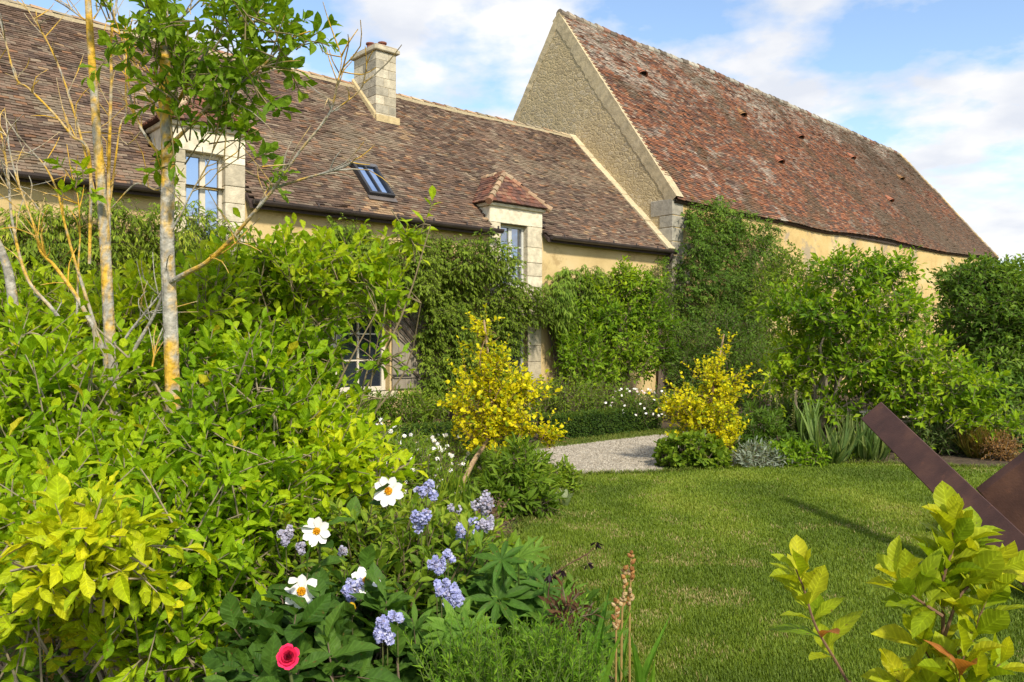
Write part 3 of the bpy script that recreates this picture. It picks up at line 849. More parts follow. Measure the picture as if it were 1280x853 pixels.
# rooflight
sl = thing_dummy = None
fr_ = MB(); s0, s1 = sk[0][0], (sk[1][0] + sk[2][0]) / 2
s0 = (sk[0][0] + sk[3][0]) / 2; v0 = (sk[2][1] + sk[3][1]) / 2 * SV / RUN; v1 = (sk[0][1] + sk[1][1]) / 2 * SV / RUN
def rp(s, v, h): return wp(s, 0, EAVE) + hu * v + hn * h
DK = (0.035, 0.035, 0.038)
def rbox(m, s, v, h, ls, lv, lh, c, b=0.0): obox(m, rp(s, v, h), ED * ls, hu * lv, hn * lh, c, b)
rw, rh = s1 - s0, v1 - v0
rbox(fr_, s0 - .02, v0, 0.0, .06, rh, .10, DK, .006); rbox(fr_, s1 - .04, v0, 0.0, .06, rh, .10, DK, .006)
rbox(fr_, s0 - .03, v0 - .055, 0.0, rw + .06, .053, .095, DK, .006); rbox(fr_, s0 - .05, v1 + .002, 0.0, rw + .10, .10, .085, (0.10, 0.10, 0.11), .006)
rbox(fr_, (s0 + s1) / 2 - .015, v0, .052, .03, rh, .03, DK)
rbox(fr_, s0 - .06, v0 - .17, .015, rw + .12, .112, .012, (0.14, 0.12, 0.11))
rl = fr_.build('skylight', M_ZINC, house)
pn = MB(); rbox(pn, s0 + .042, v0 + .002, .03, rw - .084, rh - .004, .02, (0.1, 0.1, 0.1)); pn.build('pane', M_ROOFLIGHT, rl)

# dormers
ST = [(0.60, 0.53, 0.38), (0.55, 0.48, 0.34), (0.66, 0.59, 0.44), (0.50, 0.44, 0.32)]
def blockstack(m, s0, s1, r0, r1, z0, z1, hs, rng, proud=0.0, edge=None):
    z = z0; k = 0
    while z < z1 - 0.02:
        h = min(hs * rng.uniform(0.8, 1.2), z1 - z)
        if z1 - z - h < 0.1: h = z1 - z
        a, b = s0, s1
        if edge and k % 2: a, b = (s0 - edge if edge > 0 else s0, s1 if edge > 0 else s1 - edge)
        obox(m, wp(a, r0 - proud + rng.normal(0, .002), z + .003), ED * (b - a), EN * (r1 - r0), A(0, 0, h - .006), pick(rng, 1, ST, [1, 1, 1, 1])[0] * 0.95, 0.008)
        z += h; k += 1
def window(parent, s0, s1, z0, z1, r, cols, rows, fc, glass, fw=0.06, sash=True):
    m = MB()
    obox(m, wp(s0, r, z0), ED * fw, EN * .07, A(0, 0, z1 - z0), fc, .006); obox(m, wp(s1 - fw, r, z0), ED * fw, EN * .07, A(0, 0, z1 - z0), fc, .006)
    obox(m, wp(s0 + fw, r, z1 - fw), ED * (s1 - s0 - 2 * fw), EN * .07, A(0, 0, fw), fc, .006); obox(m, wp(s0 + fw, r, z0), ED * (s1 - s0 - 2 * fw), EN * .07, A(0, 0, fw), fc, .006)
    for i in range(1, cols):
        t = fw * (1.5 if (cols % 2 == 0 and i == cols // 2 and sash) else 0.45); x = s0 + fw + (s1 - s0 - 2 * fw) * i / cols
        obox(m, wp(x - t / 2, r + .006, z0 + fw), ED * t, EN * .05, A(0, 0, z1 - z0 - 2 * fw), fc, .004)
    for i in range(1, rows):
        z = z0 + fw + (z1 - z0 - 2 * fw) * i / rows
        obox(m, wp(s0 + fw, r + .016, z - .013), ED * (s1 - s0 - 2 * fw), EN * .03, A(0, 0, .026), fc)
    f = m.build('window_frame', M_PAINT, parent)
    p = MB(); obox(p, wp(s0 + fw * .8, r + .04, z0 + fw * .8), ED * (s1 - s0 - fw * 1.6), EN * .006, A(0, 0, z1 - z0 - fw * 1.6), (1, 1, 1))
    return f, p
def dormer(d, cols, rows, fc, seed):
    rng = np.random.default_rng(seed)
    m = MB()
    zb = d['gb'] - 0.5
    blockstack(m, d['s0'], d['g0'], 0.17, 0.80, zb, d['gt'], 0.34, rng, edge=None)
    blockstack(m, d['g1'], d['s1'], 0.17, 0.80, zb, d['gt'], 0.34, rng)
    m2 = (d['s0'] + d['s1']) / 2
    obox(m, wp(d['s0'], .165, d['gt']), ED * (d['s1'] - d['s0']), EN * .7, A(0, 0, d['top'] - d['gt'] - .07), ST[2], .01)
    obox(m, wp(d['s0'] - .05, .11, d['top'] - .07), ED * (d['s1'] - d['s0'] + .1), EN * .9, A(0, 0, .07), ST[0], .014)
    obox(m, wp(d['g0'], .15, d['gb'] - .12), ED * (d['g1'] - d['g0']), EN * .3, A(0, 0, .12), ST[1], .01)
    rback = (d['top'] - EAVE) / SL
    hexa(m, [wp(d['s0'] + .005, .79, EAVE + .1), wp(d['s0'] + .1, .79, EAVE + .1), wp(d['s0'] + .1, max(.9, rback + .1), EAVE + .5), wp(d['s0'] + .005, max(.9, rback + .1), EAVE + .5),
             wp(d['s0'] + .005, .79, d['top'] - .08), wp(d['s0'] + .1, .79, d['top'] - .08), wp(d['s0'] + .1, max(.9, rback + .1), d['top'] - .08), wp(d['s0'] + .005, max(.9, rback + .1), d['top'] - .08)], ST[1])
    dm = m.build('dormer', M_STONE, house)
    # quoins tying the surround into the wall
    # hipped roof
    e = 0.13; s0, s1 = d['s0'] - e, d['s1'] + e; zt = d['top'] + 0.005; rise = (s1 - s0) / 2 * 0.86; ra = 0.04
    ap = wp(m2, ra + (s1 - s0) / 2 * 0.62, zt + rise)
    rbk = (zt + rise - EAVE) / SL
    bk = wp(m2, rbk + .05, zt + rise)
    c0, c1 = wp(s0, ra, zt), wp(s1, ra, zt); rb2 = (zt - EAVE) / SL
    e0, e1 = wp(s0, rb2 + .05, zt), wp(s1, rb2 + .05, zt)
    t = MB()
    t.add([c0, c1, ap, bk, e0, e1], [[0, 1, 2]], (0.09, .05, .04)); n0 = t.n - 6
    t.f.append(np.array([[1, 5, 3, 2], [0, 2, 3, 4]]) + n0); t.f.append(np.array([[0, 4, 5, 1]]) + n0)
    def face(o, U, Vd, lu, lv, poly):
        Uu, Vu = unit(U), unit(Vd); nn = unit(np.cross(Uu, Vu))
        pl = [((p - o) @ Uu, (p - o) @ Vu) for p in poly]
        def fn(u, v, h): return o + Uu * np.asarray(u)[:, None] + Vu * np.asarray(v)[:, None] + nn * (np.asarray(h) + .006)[:, None]
        a = [p[0] for p in pl]; b = max(p[1] for p in pl)
        tile_roof(t, fn, min(a) - .05, max(a) + .05, max(3, int(b / .095)), b, lambda u, v: inpoly(np.stack([u, v], 1), pl), lambda u, v, rg: pick(rg, len(u), [(0.185, 0.078, 0.050), (0.135, 0.068, 0.050), (0.10, 0.056, 0.045), (0.22, 0.12, 0.075)], [4, 4, 3, 2]), tw=.13, rng=rng, th=.012)
    mid = (c0 + c1) / 2
    face(c0, c1 - c0, ap - mid, 1, 1, [c0, c1, ap])
    vl = ap - wp(s0, ra + (s1 - s0) / 2 * 0.62, zt)
    face(e0, c0 - e0, vl, 1, 1, [e0, c0, ap, bk])
    vr = ap - wp(s1, ra + (s1 - s0) / 2 * 0.62, zt)
    face(c1, e1 - c1, vr, 1, 1, [c1, e1, bk, ap])
    dr = t.build('dormer_roof', M_TILE, dm)
    h = MB()
    for a, b in ((c0, ap), (c1, ap), (ap, bk)):
        n = max(3, int(np.linalg.norm(b - a) / .2))
        for k in range(n):
            p, q = a + (b - a) * k / n, a + (b - a) * (k + 1.12) / n
            tube(h, [p + A(0, 0, -.02), q + A(0, 0, -.035)], [.075, .055], pick(rng, 1, [(0.34, 0.23, 0.14), (0.40, 0.30, 0.19), (0.28, .15, .09)], [3, 3, 2])[0], 9, 1)
    h.build('hip_ridge', M_TILE, dm)
    f, p = window(dm, d['g0'], d['g1'], d['gb'], d['gt'], .30, cols, rows, fc, M_GLASS)
    p.build('pane', M_GLASS, dm)
dormer(D1, 2, 3, (0.55, 0.50, 0.40), 21)
dormer(D2, 2, 3, (0.50, 0.50, 0.46), 22)

# ground floor windows with plank shutters, and the stone-framed opening under the right dormer
def gwin(o, cols, rows, fc):
    m = MB(); rng = np.random.default_rng(int(abs(o['s0']) * 10))
    obox(m, wp(o['s0'] - .12, .10, o['z0'] - .14), ED * (o['s1'] - o['s0'] + .24), EN * .4, A(0, 0, .14), ST[1], .012)
    sil = m
    f, p = window(house, o['s0'], o['s1'], o['z0'], o['z1'], .34, cols, rows, fc, M_DARKGLASS, fw=.085)
    f.name = 'window'
    p.build('pane', M_DARKGLASS, f); m.build('sill', M_STONE, f)
gwin(WIN, 4, 3, (0.62, 0.56, 0.44)); gwin(WINL, 4, 3, (0.55, 0.5, 0.4))
def shutter(s0, s1, z0, z1):
    m = MB(); n = 6; rng = np.random.default_rng(int(s0 * 100) % 999)
    for k in range(n):
        a = s0 + (s1 - s0) * k / n
        obox(m, wp(a + .003, .15 + rng.normal(0, .002), z0), ED * ((s1 - s0) / n - .006), EN * .035, A(0, 0, z1 - z0), A(0.25, 0.215, 0.165) * rng.uniform(.85, 1.15), .004)
    for z in (z0 + .2, z1 - .3): obox(m, wp(s0 + .02, .122, z), ED * (s1 - s0 - .04), EN * .026, A(0, 0, .1), (0.23, 0.20, 0.155), .006)
    sh = m.build('shutter', M_WOOD, house)
    for z in (z0 + .23, z1 - .27):
        hg = MB(); obox(hg, wp(s0 - .03, .112, z), ED * .42, EN * .008, A(0, 0, .04), (0.05, .045, .04)); hg.build('hinge', M_ZINC, sh)
shutter(-2.82, -1.98, .76, 2.36); shutter(-5.86, -5.03, .76, 2.36); shutter(-12.1, -11.25, .76, 2.5); shutter(-9.47, -8.6, .76, 2.5)
m = MB(); rng = np.random.default_rng(4)
blockstack(m, DOOR['s1'], DOOR['s1'] + .38, .17, .5, 0, DOOR['z1'], .36, rng); blockstack(m, DOOR['s0'] - .34, DOOR['s0'], .17, .5, 0, DOOR['z1'], .36, rng)
obox(m, wp(DOOR['s0'] - .4, .165, DOOR['z1']), ED * (DOOR['s1'] - DOOR['s0'] + .8), EN * .4, A(0, 0, .3), ST[1], .012)
obox(m, wp(DOOR['s0'] - .1, .12, DOOR['z0'] - .16), ED * (DOOR['s1'] - DOOR['s0'] + .2), EN * .4, A(0, 0, .16), ST[2], .012)
sd_ = m.build('stone_surround', M_STONE, house)
f, p = window(sd_, DOOR['s0'], DOOR['s1'], DOOR['z0'], DOOR['z1'], .33, 2, 3, (0.30, 0.31, 0.29), M_DARKGLASS, fw=.07)
p.build('pane', M_DARKGLASS, sd_)

# ------------------------------------------------------------------ the barn
BS, BEZ, BH, BHALF, BLEN = 5.42, 5.27, 11.1, 4.16, 22.4
barn = thing('stone_barn', 'tall stone barn with steep lichen covered red tile roof right of the farmhouse', 'barn', wp(BS + 11, 4.1, 0))
BR0 = -0.07
bw = MB()
bw.add([wp(BS, BR0 + .12, -.1), wp(BS, BR0 + 2 * BHALF, -.1), wp(BS, BR0 + 2 * BHALF, BEZ), wp(BS, BR0 + BHALF, BH - .02), wp(BS, BR0 + .12, BEZ + .1)], [[4, 3, 2, 1, 0]], (1, 1, 1))
bw.add([wp(BS + .5, BR0 + .12, -.1), wp(BS + .5, BR0 + 2 * BHALF, -.1), wp(BS + .5, BR0 + 2 * BHALF, BEZ), wp(BS + .5, BR0 + BHALF, BH - .3), wp(BS + .5, BR0 + .12, BEZ)], [[0, 1, 2, 3, 4]], (1, 1, 1))
bw.build('gable_wall', M_RUBBLE, barn)
bf = MB()
walled(bf, BS + .002, BS + BLEN - .3, -.1, BEZ - .13, BR0 + .12, BR0 + .5, [], (1, 1, 1))
bf.add([wp(BS + BLEN - .3, BR0 + .12, -.1), wp(BS + BLEN - .3, BR0 + 2 * BHALF, -.1), wp(BS + BLEN - .3, BR0 + 2 * BHALF, BEZ - .2), wp(BS + BLEN - .3, BR0 + BHALF, BH - .9), wp(BS + BLEN - .3, BR0 + .12, BEZ)], [[0, 1, 2, 3, 4]], (1, 1, 1))
bf.add([wp(BS, BR0 + 2 * BHALF, -.1), wp(BS + BLEN - .3, BR0 + 2 * BHALF, -.1), wp(BS + BLEN - .3, BR0 + 2 * BHALF, BEZ), wp(BS, BR0 + 2 * BHALF, BEZ)], [[3, 2, 1, 0]], (1, 1, 1))
bf.build('front_wall', M_BARNR, barn)
bq = MB(); rng = np.random.default_rng(8)
z = 0.0; k = 0
while z < BEZ - .1:                       # quoins at the gable corner
    h = min(rng.uniform(.3, .42), BEZ - z); a, b = (.75, .42) if k % 2 else (.45, .7)
    obox(bq, wp(BS - .02, BR0 + .105, z + .006), ED * a, EN * b, A(0, 0, h - .012), pick(rng, 1, [(0.34, 0.31, 0.25), (0.42, 0.37, 0.27), (0.29, 0.27, 0.22)], [1, 1, 1])[0], .015)
    z += h; k += 1
bq.build('quoin', M_STONE, barn)
bc = MB()
BU = unit(EN * BHALF + A(0, 0, BH - BEZ)); BV = math.hypot(BHALF, BH - BEZ); BNrm = unit(np.cross(ED, BU))
BU2 = unit(-EN * BHALF + A(0, 0, BH - BEZ))
for side, (o, U) in enumerate(((wp(BS - .03, BR0, BEZ), BU), (wp(BS - .03, BR0 + 2 * BHALF, BEZ), BU2))):
    inn = unit(np.cross(ED, U)) * (-1 if side == 0 else 1)
    if inn[2] > 0: inn = -inn
    n = 70; ww = (.30 if side == 0 else .16) + np.cumsum(rng.normal(0, .012, n + 1)) * .5 + rng.normal(0, .018, n + 1)
    ww = np.clip(ww, .12, .40); tt = np.linspace(0, BV, n + 1); pr = .028 + rng.normal(0, .004, n + 1)
    V = []
    for t, wd, q in zip(tt, ww, pr):
        e = o + U * t - inn * .03 + ED * .03
        V += [e - ED * q, e + inn * wd - ED * (q * .5), e + inn * (wd + .02) + ED * .04, e + ED * .28]
    f = [[4 * i + a_, 4 * i + (a_ + 1) % 4, 4 * i + 4 + (a_ + 1) % 4, 4 * i + 4 + a_] for i in range(n) for a_ in range(4)]
    cc_ = np.repeat(pick(rng, n + 1, [(0.49, 0.40, 0.245), (0.46, 0.375, 0.235), (0.43, 0.36, 0.24)], [3, 3, 2]) * .5 + A(.47, .385, .24) * .5, 4, 0)
    bc.add(V, f, cc_)
bc.build('gable_coping', M_STONE, barn)
def sagb(u, v):
    q = np.stack([u * 0.25, v * 0.35, u * 0 + 4], 1)
    return (fnoise(q, 15) - 0.5) * 0.22 - 0.62 * (u / BLEN) ** 1.6 * (v / BV) - 0.10 * np.sin(np.clip(u / BLEN, 0, 1) * math.pi) * (1 - v / BV)
def broof(u, v, h):
    u, v, h = np.asarray(u, float), np.asarray(v, float), np.asarray(h, float)
    return wp(BS, BR0 - .02, BEZ) + ED * u[:, None] + BU * v[:, None] + BNrm * h[:, None] + UP * sagb(u, v)[:, None]
def bcol(u, v, rng):
    n = len(u)
    c = pick(rng, n, [(0.240, 0.098, 0.050), (0.175, 0.080, 0.048), (0.125, 0.066, 0.047), (0.27, 0.13, 0.07), (0.10, 0.066, 0.050), (0.22, 0.16, 0.115)], [24, 26, 22, 8, 14, 9])
    q = np.stack([u * .5, v * .8, u * 0], 1)
    f = fnoise(q * 1.6, 41); f2 = fnoise(q * np.array([6., 3., 1]), 44); top = v / BV
    pale = np.clip((f * .55 + f2 * .45 + .34 * top ** 3 - .565 - .004 * u) * 7, 0, 1) * (rng.random(n) < .8)
    pale = pale[:, None] * rng.uniform(.2, .85, (n, 1))
    c = c * (1 - pale) + A(0.40, 0.36, 0.295) * pale * rng.uniform(.75, 1.15, (n, 1))
    dk = np.clip((fnoise(q * np.array([2.2, 1.2, 1]) + 9, 47) - .57) * 7, 0, 1)[:, None]
    c = c * (1 - .6 * dk) + A(0.10, 0.075, 0.045) * .6 * dk
    old = np.clip((u - 11 - 3 * (v / BV) + 4 * (f - .5)) / 4, 0, 1)[:, None] * np.clip((fnoise(q * .7 + 3, 50) - .30) * 5, 0, 1)[:, None]
    c = c * (1 - .68 * old) + A(0.115, 0.085, 0.058) * .68 * old
    return c
bt = MB()
gu, gv = np.meshgrid(np.linspace(.03, BLEN, 24), np.linspace(0, BV, 9))
for hh in (-.05, -.13):
    n0_ = bt.n; bt.add(broof(gu.ravel(), gv.ravel(), np.full(gu.size, hh)), (np.array([[0, 1, 25, 24]])[None] + (np.arange(8)[:, None] * 24 + np.arange(23)[None]).ravel()[:, None, None]).reshape(-1, 4), (0.06, .04, .032))
k_ = np.arange(23); bt.f.append(np.stack([k_ + n0_ - 216, k_ + 1 + n0_ - 216, k_ + 1 + n0_, k_ + n0_], 1))
qb = [wp(BS + .02, BR0 + BHALF, BH - .2), wp(BS + BLEN, BR0 + BHALF, BH - .85), wp(BS + BLEN, BR0 + 2 * BHALF + .1, BEZ - .2), wp(BS + .02, BR0 + 2 * BHALF + .1, BEZ - .2)]
hexa(bt, [x - A(0, 0, .08) for x in qb] + qb, (0.12, 0.06, 0.05))
tile_roof(bt, broof, .04, BLEN, 96, BV, lambda u, v: u < BLEN, bcol, tw=.155, rng=np.random.default_rng(12), th=.016)
broofo = bt.build('roof', M_TILE, barn)
br = MB(); rng = np.random.default_rng(13)
for k in range(int(BLEN / .3)):
    s = k * .3; p = broof([s], [BV], [0])[0]
    c = pick(rng, 1, [(0.30, 0.25, 0.19), (0.36, 0.33, 0.27), (0.20, 0.11, 0.075), (0.16, 0.13, 0.10)], [3, 3, 2, 2])[0]
    tube(br, [p + A(0, 0, -.05 + rng.normal(0, .012)), p + ED * .315 + A(0, 0, -.06 + rng.normal(0, .012))], [.13, .105], c, 9, 1)
br.build('ridge', M_TILE, broofo)
ev = MB()
for k in range(22):
    s = .3 + k * (BLEN - .6) / 22
    obox(ev, wp(BS + s, BR0 + .06, BEZ - .10 - .1 * math.sin(s / BLEN * math.pi)), ED * (BLEN - .6) / 22 * .998, EN * .055, A(0, 0, .07), (0.055, .04, .03))
ev.build('eaves_board', M_WOOD, barn)
bvg = MB()
n = 22
for k in range(n):
    p = broof([BLEN - .06], [BV * k / n], [-.1])[0]
    obox(bvg, p, ED * .16, BU * (BV / n), BNrm * .15, pick(rng, 1, [(0.40, 0.30, 0.16), (0.33, 0.26, 0.17)], [1, 1])[0], .015)
bvg.build('verge', M_STONE, barn)
# ventilation tiles
bsl = (BH - BEZ) / BHALF
for (u, v) in ((803, 95), (929, 145), (1002, 172), (976, 204), (1068, 197), (1130, 222), (1115, 251)):
    rr = ray_roof(u, v, bsl, BEZ - bsl * BR0)
    s, vv = rr[0] - BS, (rr[1] - BR0) * BV / BHALF
    for _ in range(3):                   # follow the sagging slope
        q = broof([s], [vv], [0.])[0]
        e = px(u, v, q[1]) - q
        s += e @ ED; vv += e @ BU
    m = MB(); V = []; nseg = 9; L = .36
    for e_, (dv, rad_) in enumerate(((0., .155), (L, .03))):
        for a in np.linspace(0, math.pi, nseg):
            V.append(broof([s + math.cos(a) * rad_ * 1.25], [vv + dv], [math.sin(a) * rad_ + .012])[0])
    f = [[i, i + nseg, i + nseg + 1, i + 1] for i in range(nseg - 1)]
    m.add(V, f, pick(rng, 1, [(0.30, 0.12, .07), (0.36, 0.20, .09)], [1, 1])[0])
    V2 = [p + BU * .06 for p in V[:nseg]]; m.add(V2, [list(range(nseg))], (0.012, .01, .01))
    m.build('roof_vent', M_TILE, broofo)
# pale stone frame of the barn doorway, mostly behind the shrubs
bd = MB()

# ------------------------------------------------------------------ climbers on the walls
def wall_climber(name, label, poly, n, pal, seed, r0=0.16, thick=0.45, L=0.075, tpl=None, mat=None, nl=9, tl=0.3, hang=0.5, group=None, stem_at=None, **kw):
    rng = np.random.default_rng(seed)
    q = inpoly_pts(rng, poly, n)
    k = fnoise(np.c_[q / 9.0, q[:, 0] * 0], seed); q = q[k > 0.30]
    q = q + rng.normal(0, 3.0, q.shape)
    sz = np.array([ray_wall(u, v, r0) for u, v in q])
    t_ = thick * np.clip(fnoise(np.c_[sz * 1.9, sz[:, 0] * 0], seed + 5) * 2.6 - .75, 0.04, 1.15) * rng.random(len(sz)) ** .6
    P = W0 + np.outer(sz[:, 0], ED) - np.outer(t_ - r0 + 0.02, EN) + np.outer(sz[:, 1], UP)
    P = P[P[:, 2] > 0.05]
    D = -EN * 0.8 + A(0, 0, 0.15) + ED * 0.0 + rng.normal(0, .55, P.shape)
    b = P[:, 2].argmin() if stem_at is None else None
    base = A(P[b][0], P[b][1], 0) if stem_at is None else wp(stem_at, 0.05, 0)
    t = thing(name, label, 'climbing plant', base, group)
    lm, tm = MB(), MB()
    sprays(lm, tm, rng, P, D, tl, nl, L, tpl or T_FAR, pal, hang=hang, droop=.35, twigc=(.10, .075, .05), **kw)
    s0 = (base - W0) @ ED
    for i in rng.permutation(len(P))[:26]:
        ss, zz_ = (P[i] - W0) @ ED, P[i][2]
        if zz_ < 0.8: continue
        rr_ = min(0.1, (P[i] - W0) @ EN + .1)
        tube(tm, [wp(s0 + rng.normal(0, .12), .1, 0), wp(s0 + (ss - s0) * .25, .08, zz_ * .45), wp(s0 + (ss - s0) * .7, .09, zz_ * .85), wp(ss, rr_, zz_)], [.022, .006], (.13, .10, .075), 5, 4)
    lm.build('foliage', mat or M_LEAFD, t); tm.build('stem', M_TWIG, t)
    return t
wall_climber('wall_climber', 'narrow leaved climber massed on the house wall behind the lichen covered tree', [(-60, 285), (0, 272), (60, 264), (110, 248), (160, 262), (235, 262), (300, 295), (316, 330), (330, 480), (-60, 480)], 3600, G_WIST, 31, thick=.7, L=.12, tpl=T_FARN, hang=.7, tl=.38, stem_at=-8.0)
wall_climber('wall_climber', 'dark creeper hanging in tiers over the house wall left of the right dormer', [(318, 345), (345, 318), (385, 305), (400, 278), (425, 286), (452, 296), (470, 305), (525, 292), (560, 304), (590, 300), (612, 312), (624, 352), (660, 372), (684, 385), (676, 402), (650, 395), (632, 420), (622, 505), (520, 505), (520, 376), (495, 366), (470, 380), (400, 390), (330, 400)], 6800, G_WIST[:3] + [(0.15, 0.20, 0.045)], 32, thick=.62, L=.085, hang=.65, stem_at=-1.4)
wall_climber('wall_climber', 'climber with long drooping leaves right of the stone framed window', [(668, 362), (690, 346), (712, 336), (742, 345), (748, 380), (742, 430), (720, 458), (702, 452), (690, 420), (675, 400)], 1500, G_DARK[1:] + [(0.16, 0.20, 0.045)], 33, thick=.6, L=.15, tpl=T_FARN, hang=1.1, tl=.3, stem_at=1.5)
wall_climber('wall_climber', 'tall evergreen creeper covering the barn corner up to its eaves', [(842, 330), (846, 285), (858, 258), (880, 250), (900, 262), (915, 268), (950, 285), (968, 305), (966, 350), (950, 420), (940, 500), (846, 500), (838, 420)], 4200, G_DARK, 34, r0=0.0, thick=.8, L=.10, tl=.34, hang=.3, stem_at=6.2)
wall_climber('wall_climber', 'thin creeper reaching the gutter beside the downpipe', [(806, 345), (815, 325), (838, 318), (846, 335), (846, 480), (826, 480), (812, 400)], 420, G_MID, 35, thick=.25, L=.07, hang=.3, stem_at=5.0)

# ------------------------------------------------------------------ shrubs and trees along the walls
def gd(d, u): return A((u - 640) / F * d, d, 0)
shrub('leafy_shrub', 'tall bright green shrub against the house wall just left of the downpipe', 'shrub', gd(17.6, 775),
      [lobe(775, 385, 55, 45, 18, .6), lobe(760, 430, 60, 50, 17.6, .7), (lobe(815, 420, 35, 55, 18.4, .5)), lobe(780, 345, 16, 16, 18), lobe(735, 455, 40, 35, 17, .5), lobe(800, 360, 30, 20, 18)],
      1500, G_MAG, L=.13, nl=9, tl=.45, seed=41, trunk=.04, gap=.26)
shrub('magnolia_tree', 'spreading magnolia tree with airy bright leaves in front of the barn', 'tree', gd(12.8, 1018),
      [lobe(1065, 345, 46, 24, 12.8, .6), lobe(1000, 385, 44, 26, 13, .6), lobe(1050, 400, 44, 24, 12.6, .6), lobe(1105, 385, 50, 28, 12.6, .7), lobe(1010, 440, 44, 26, 13, .6), lobe(1140, 440, 48, 26, 12.3, .6), lobe(1195, 478, 46, 24, 12, .6), lobe(1130, 490, 50, 26, 12.3, .6), lobe(1080, 455, 56, 26, 12.6, .7), lobe(1070, 505, 60, 22, 12.6, .6), lobe(1120, 340, 26, 20, 12.7, .3), lobe(1085, 318, 20, 10, 12.8, .2), lobe(1190, 525, 50, 20, 11.9, .5), lobe(1238, 530, 28, 22, 11.8, .4), lobe(980, 470, 34, 24, 13.1, .5)],
      1500, [(.03, .085, .006), (.12, .235, .008), (.24, .37, .012), (.40, .48, .02)], L=.14, nl=9, tl=.5, seed=42, trunk=.034, gap=.36, gapf=2.6, bare=.3, upw=.35, young=.35, bark=(.22, .18, .13))  # first colour set darker: shaded crown depth is put into the leaf clumps
shrub('climbing_rose', 'yellowish green rose bush trained on the barn wall behind the magnolia tree', 'shrub', gd(20, 1000),
      [lobe(985, 345, 35, 35, 21, .6), lobe(1020, 370, 45, 45, 20.5, .6), lobe(960, 400, 30, 60, 20, .6), lobe(1060, 420, 60, 60, 20.4, .7), lobe(1120, 420, 50, 70, 21, .7), lobe(1000, 450, 60, 50, 19.6, .7)],
      2200, G_MID, L=.11, nl=8, tl=.42, seed=43, trunk=.04)
shrub('dark_tree', 'dense dark green tree at the barn\'s far end by the right picture edge', 'tree', gd(17, 1240),
      [lobe(1235, 400, 60, 62, 17, 1.2), lobe(1285, 430, 60, 85, 16.6, 1.2), lobe(1215, 352, 36, 26, 17.3, .8), lobe(1260, 352, 40, 26, 17.2, .8), lobe(1250, 490, 60, 60, 16, 1.), lobe(1330, 400, 50, 70, 17, 1.2)],
      4600, G_DARK, L=.14, nl=9, tl=.45, seed=44, trunk=.08, mat=M_LEAFD, gap=.22)
shrub('rounded_shrub', 'dark rounded bush filling the corner between the tall creeper and golden tree', 'shrub', gd(16.5, 900),
      [lobe(905, 440, 60, 60, 17, .9), lobe(960, 480, 50, 55, 16, .8), lobe(870, 480, 40, 50, 17, .7)], 1800, G_DARK[:3] + [(0.08, 0.13, .025)], L=.09, nl=8, tl=.35, seed=45, mat=M_LEAFD)
shrub('low_shrub', 'low twiggy green shrub in the bed under the right dormer', 'shrub', gd(15.2, 715),
      [lobe(715, 500, 50, 28, 15.2, .6), lobe(670, 505, 40, 26, 15.2, .5), lobe(765, 505, 45, 26, 15.5, .6)], 900, G_MID, L=.07, nl=8, tl=.3, seed=46, rnd=.6)
shrub('low_shrub', 'grassy dark green planting below the plank shutter', 'shrub', gd(14, 480),
      [lobe(450, 515, 55, 22, 13.8, .5), lobe(520, 512, 50, 24, 14, .5), lobe(400, 520, 50, 24, 13.6, .5)], 900, G_MID, L=.13, tpl=T_FARN, nl=8, tl=.3, seed=47, upw=1.2, outw=.3)
ph = shrub('phlox', 'bushy plant dotted with small white flowers behind the right hedge', 'flowering plant', gd(15.4, 790),
      [lobe(790, 512, 48, 18, 15.2, .5), lobe(820, 500, 22, 14, 15.4, .4)], 420, G_MID, L=.06, nl=8, tl=.3, seed=48)

def florets(mb, rng, P, size, cols, w, petals=5, face=None):
    """tiny open flowers: petals as small leaf blades round a point"""
    n = len(P)
    ax = unit((face if face is not None else A(0, -.6, .6)) + rng.normal(0, .45, (n, 3)))
    ref = np.where(np.abs(ax[:, 2:]) < .9, UP[None], A(1, 0, 0)[None]); U = unit(np.cross(ax, ref)); W = np.cross(ax, U)
    c = np.array(cols, float)[rng.choice(len(cols), n, p=np.array(w) / sum(w))] * rng.uniform(.85, 1.1, (n, 1))
    for k in range(petals):
        a = k * 2 * math.pi / petals
        d = U * math.cos(a) + W * math.sin(a)
        leaves(mb, P, d, ax, size * rng.uniform(.85, 1.1, n), T_ROUND if petals < 8 else T_FAR, c)
fm = MB(); rng = np.random.default_rng(5)
P, O = lobe_pts(rng, [lobe(800, 503, 40, 14, 15.0, .4)], 70, shell=.2, gap=.35)
for q in P + O * .08:
    fm = MB(); florets(fm, rng, q[None], .026, [(.8, .78, .74), (.72, .55, .58)], [4, 1]); fm.build('blossom', M_PETAL, ph)
WHITE = [(.80, .79, .78), (.74, .72, .76)]

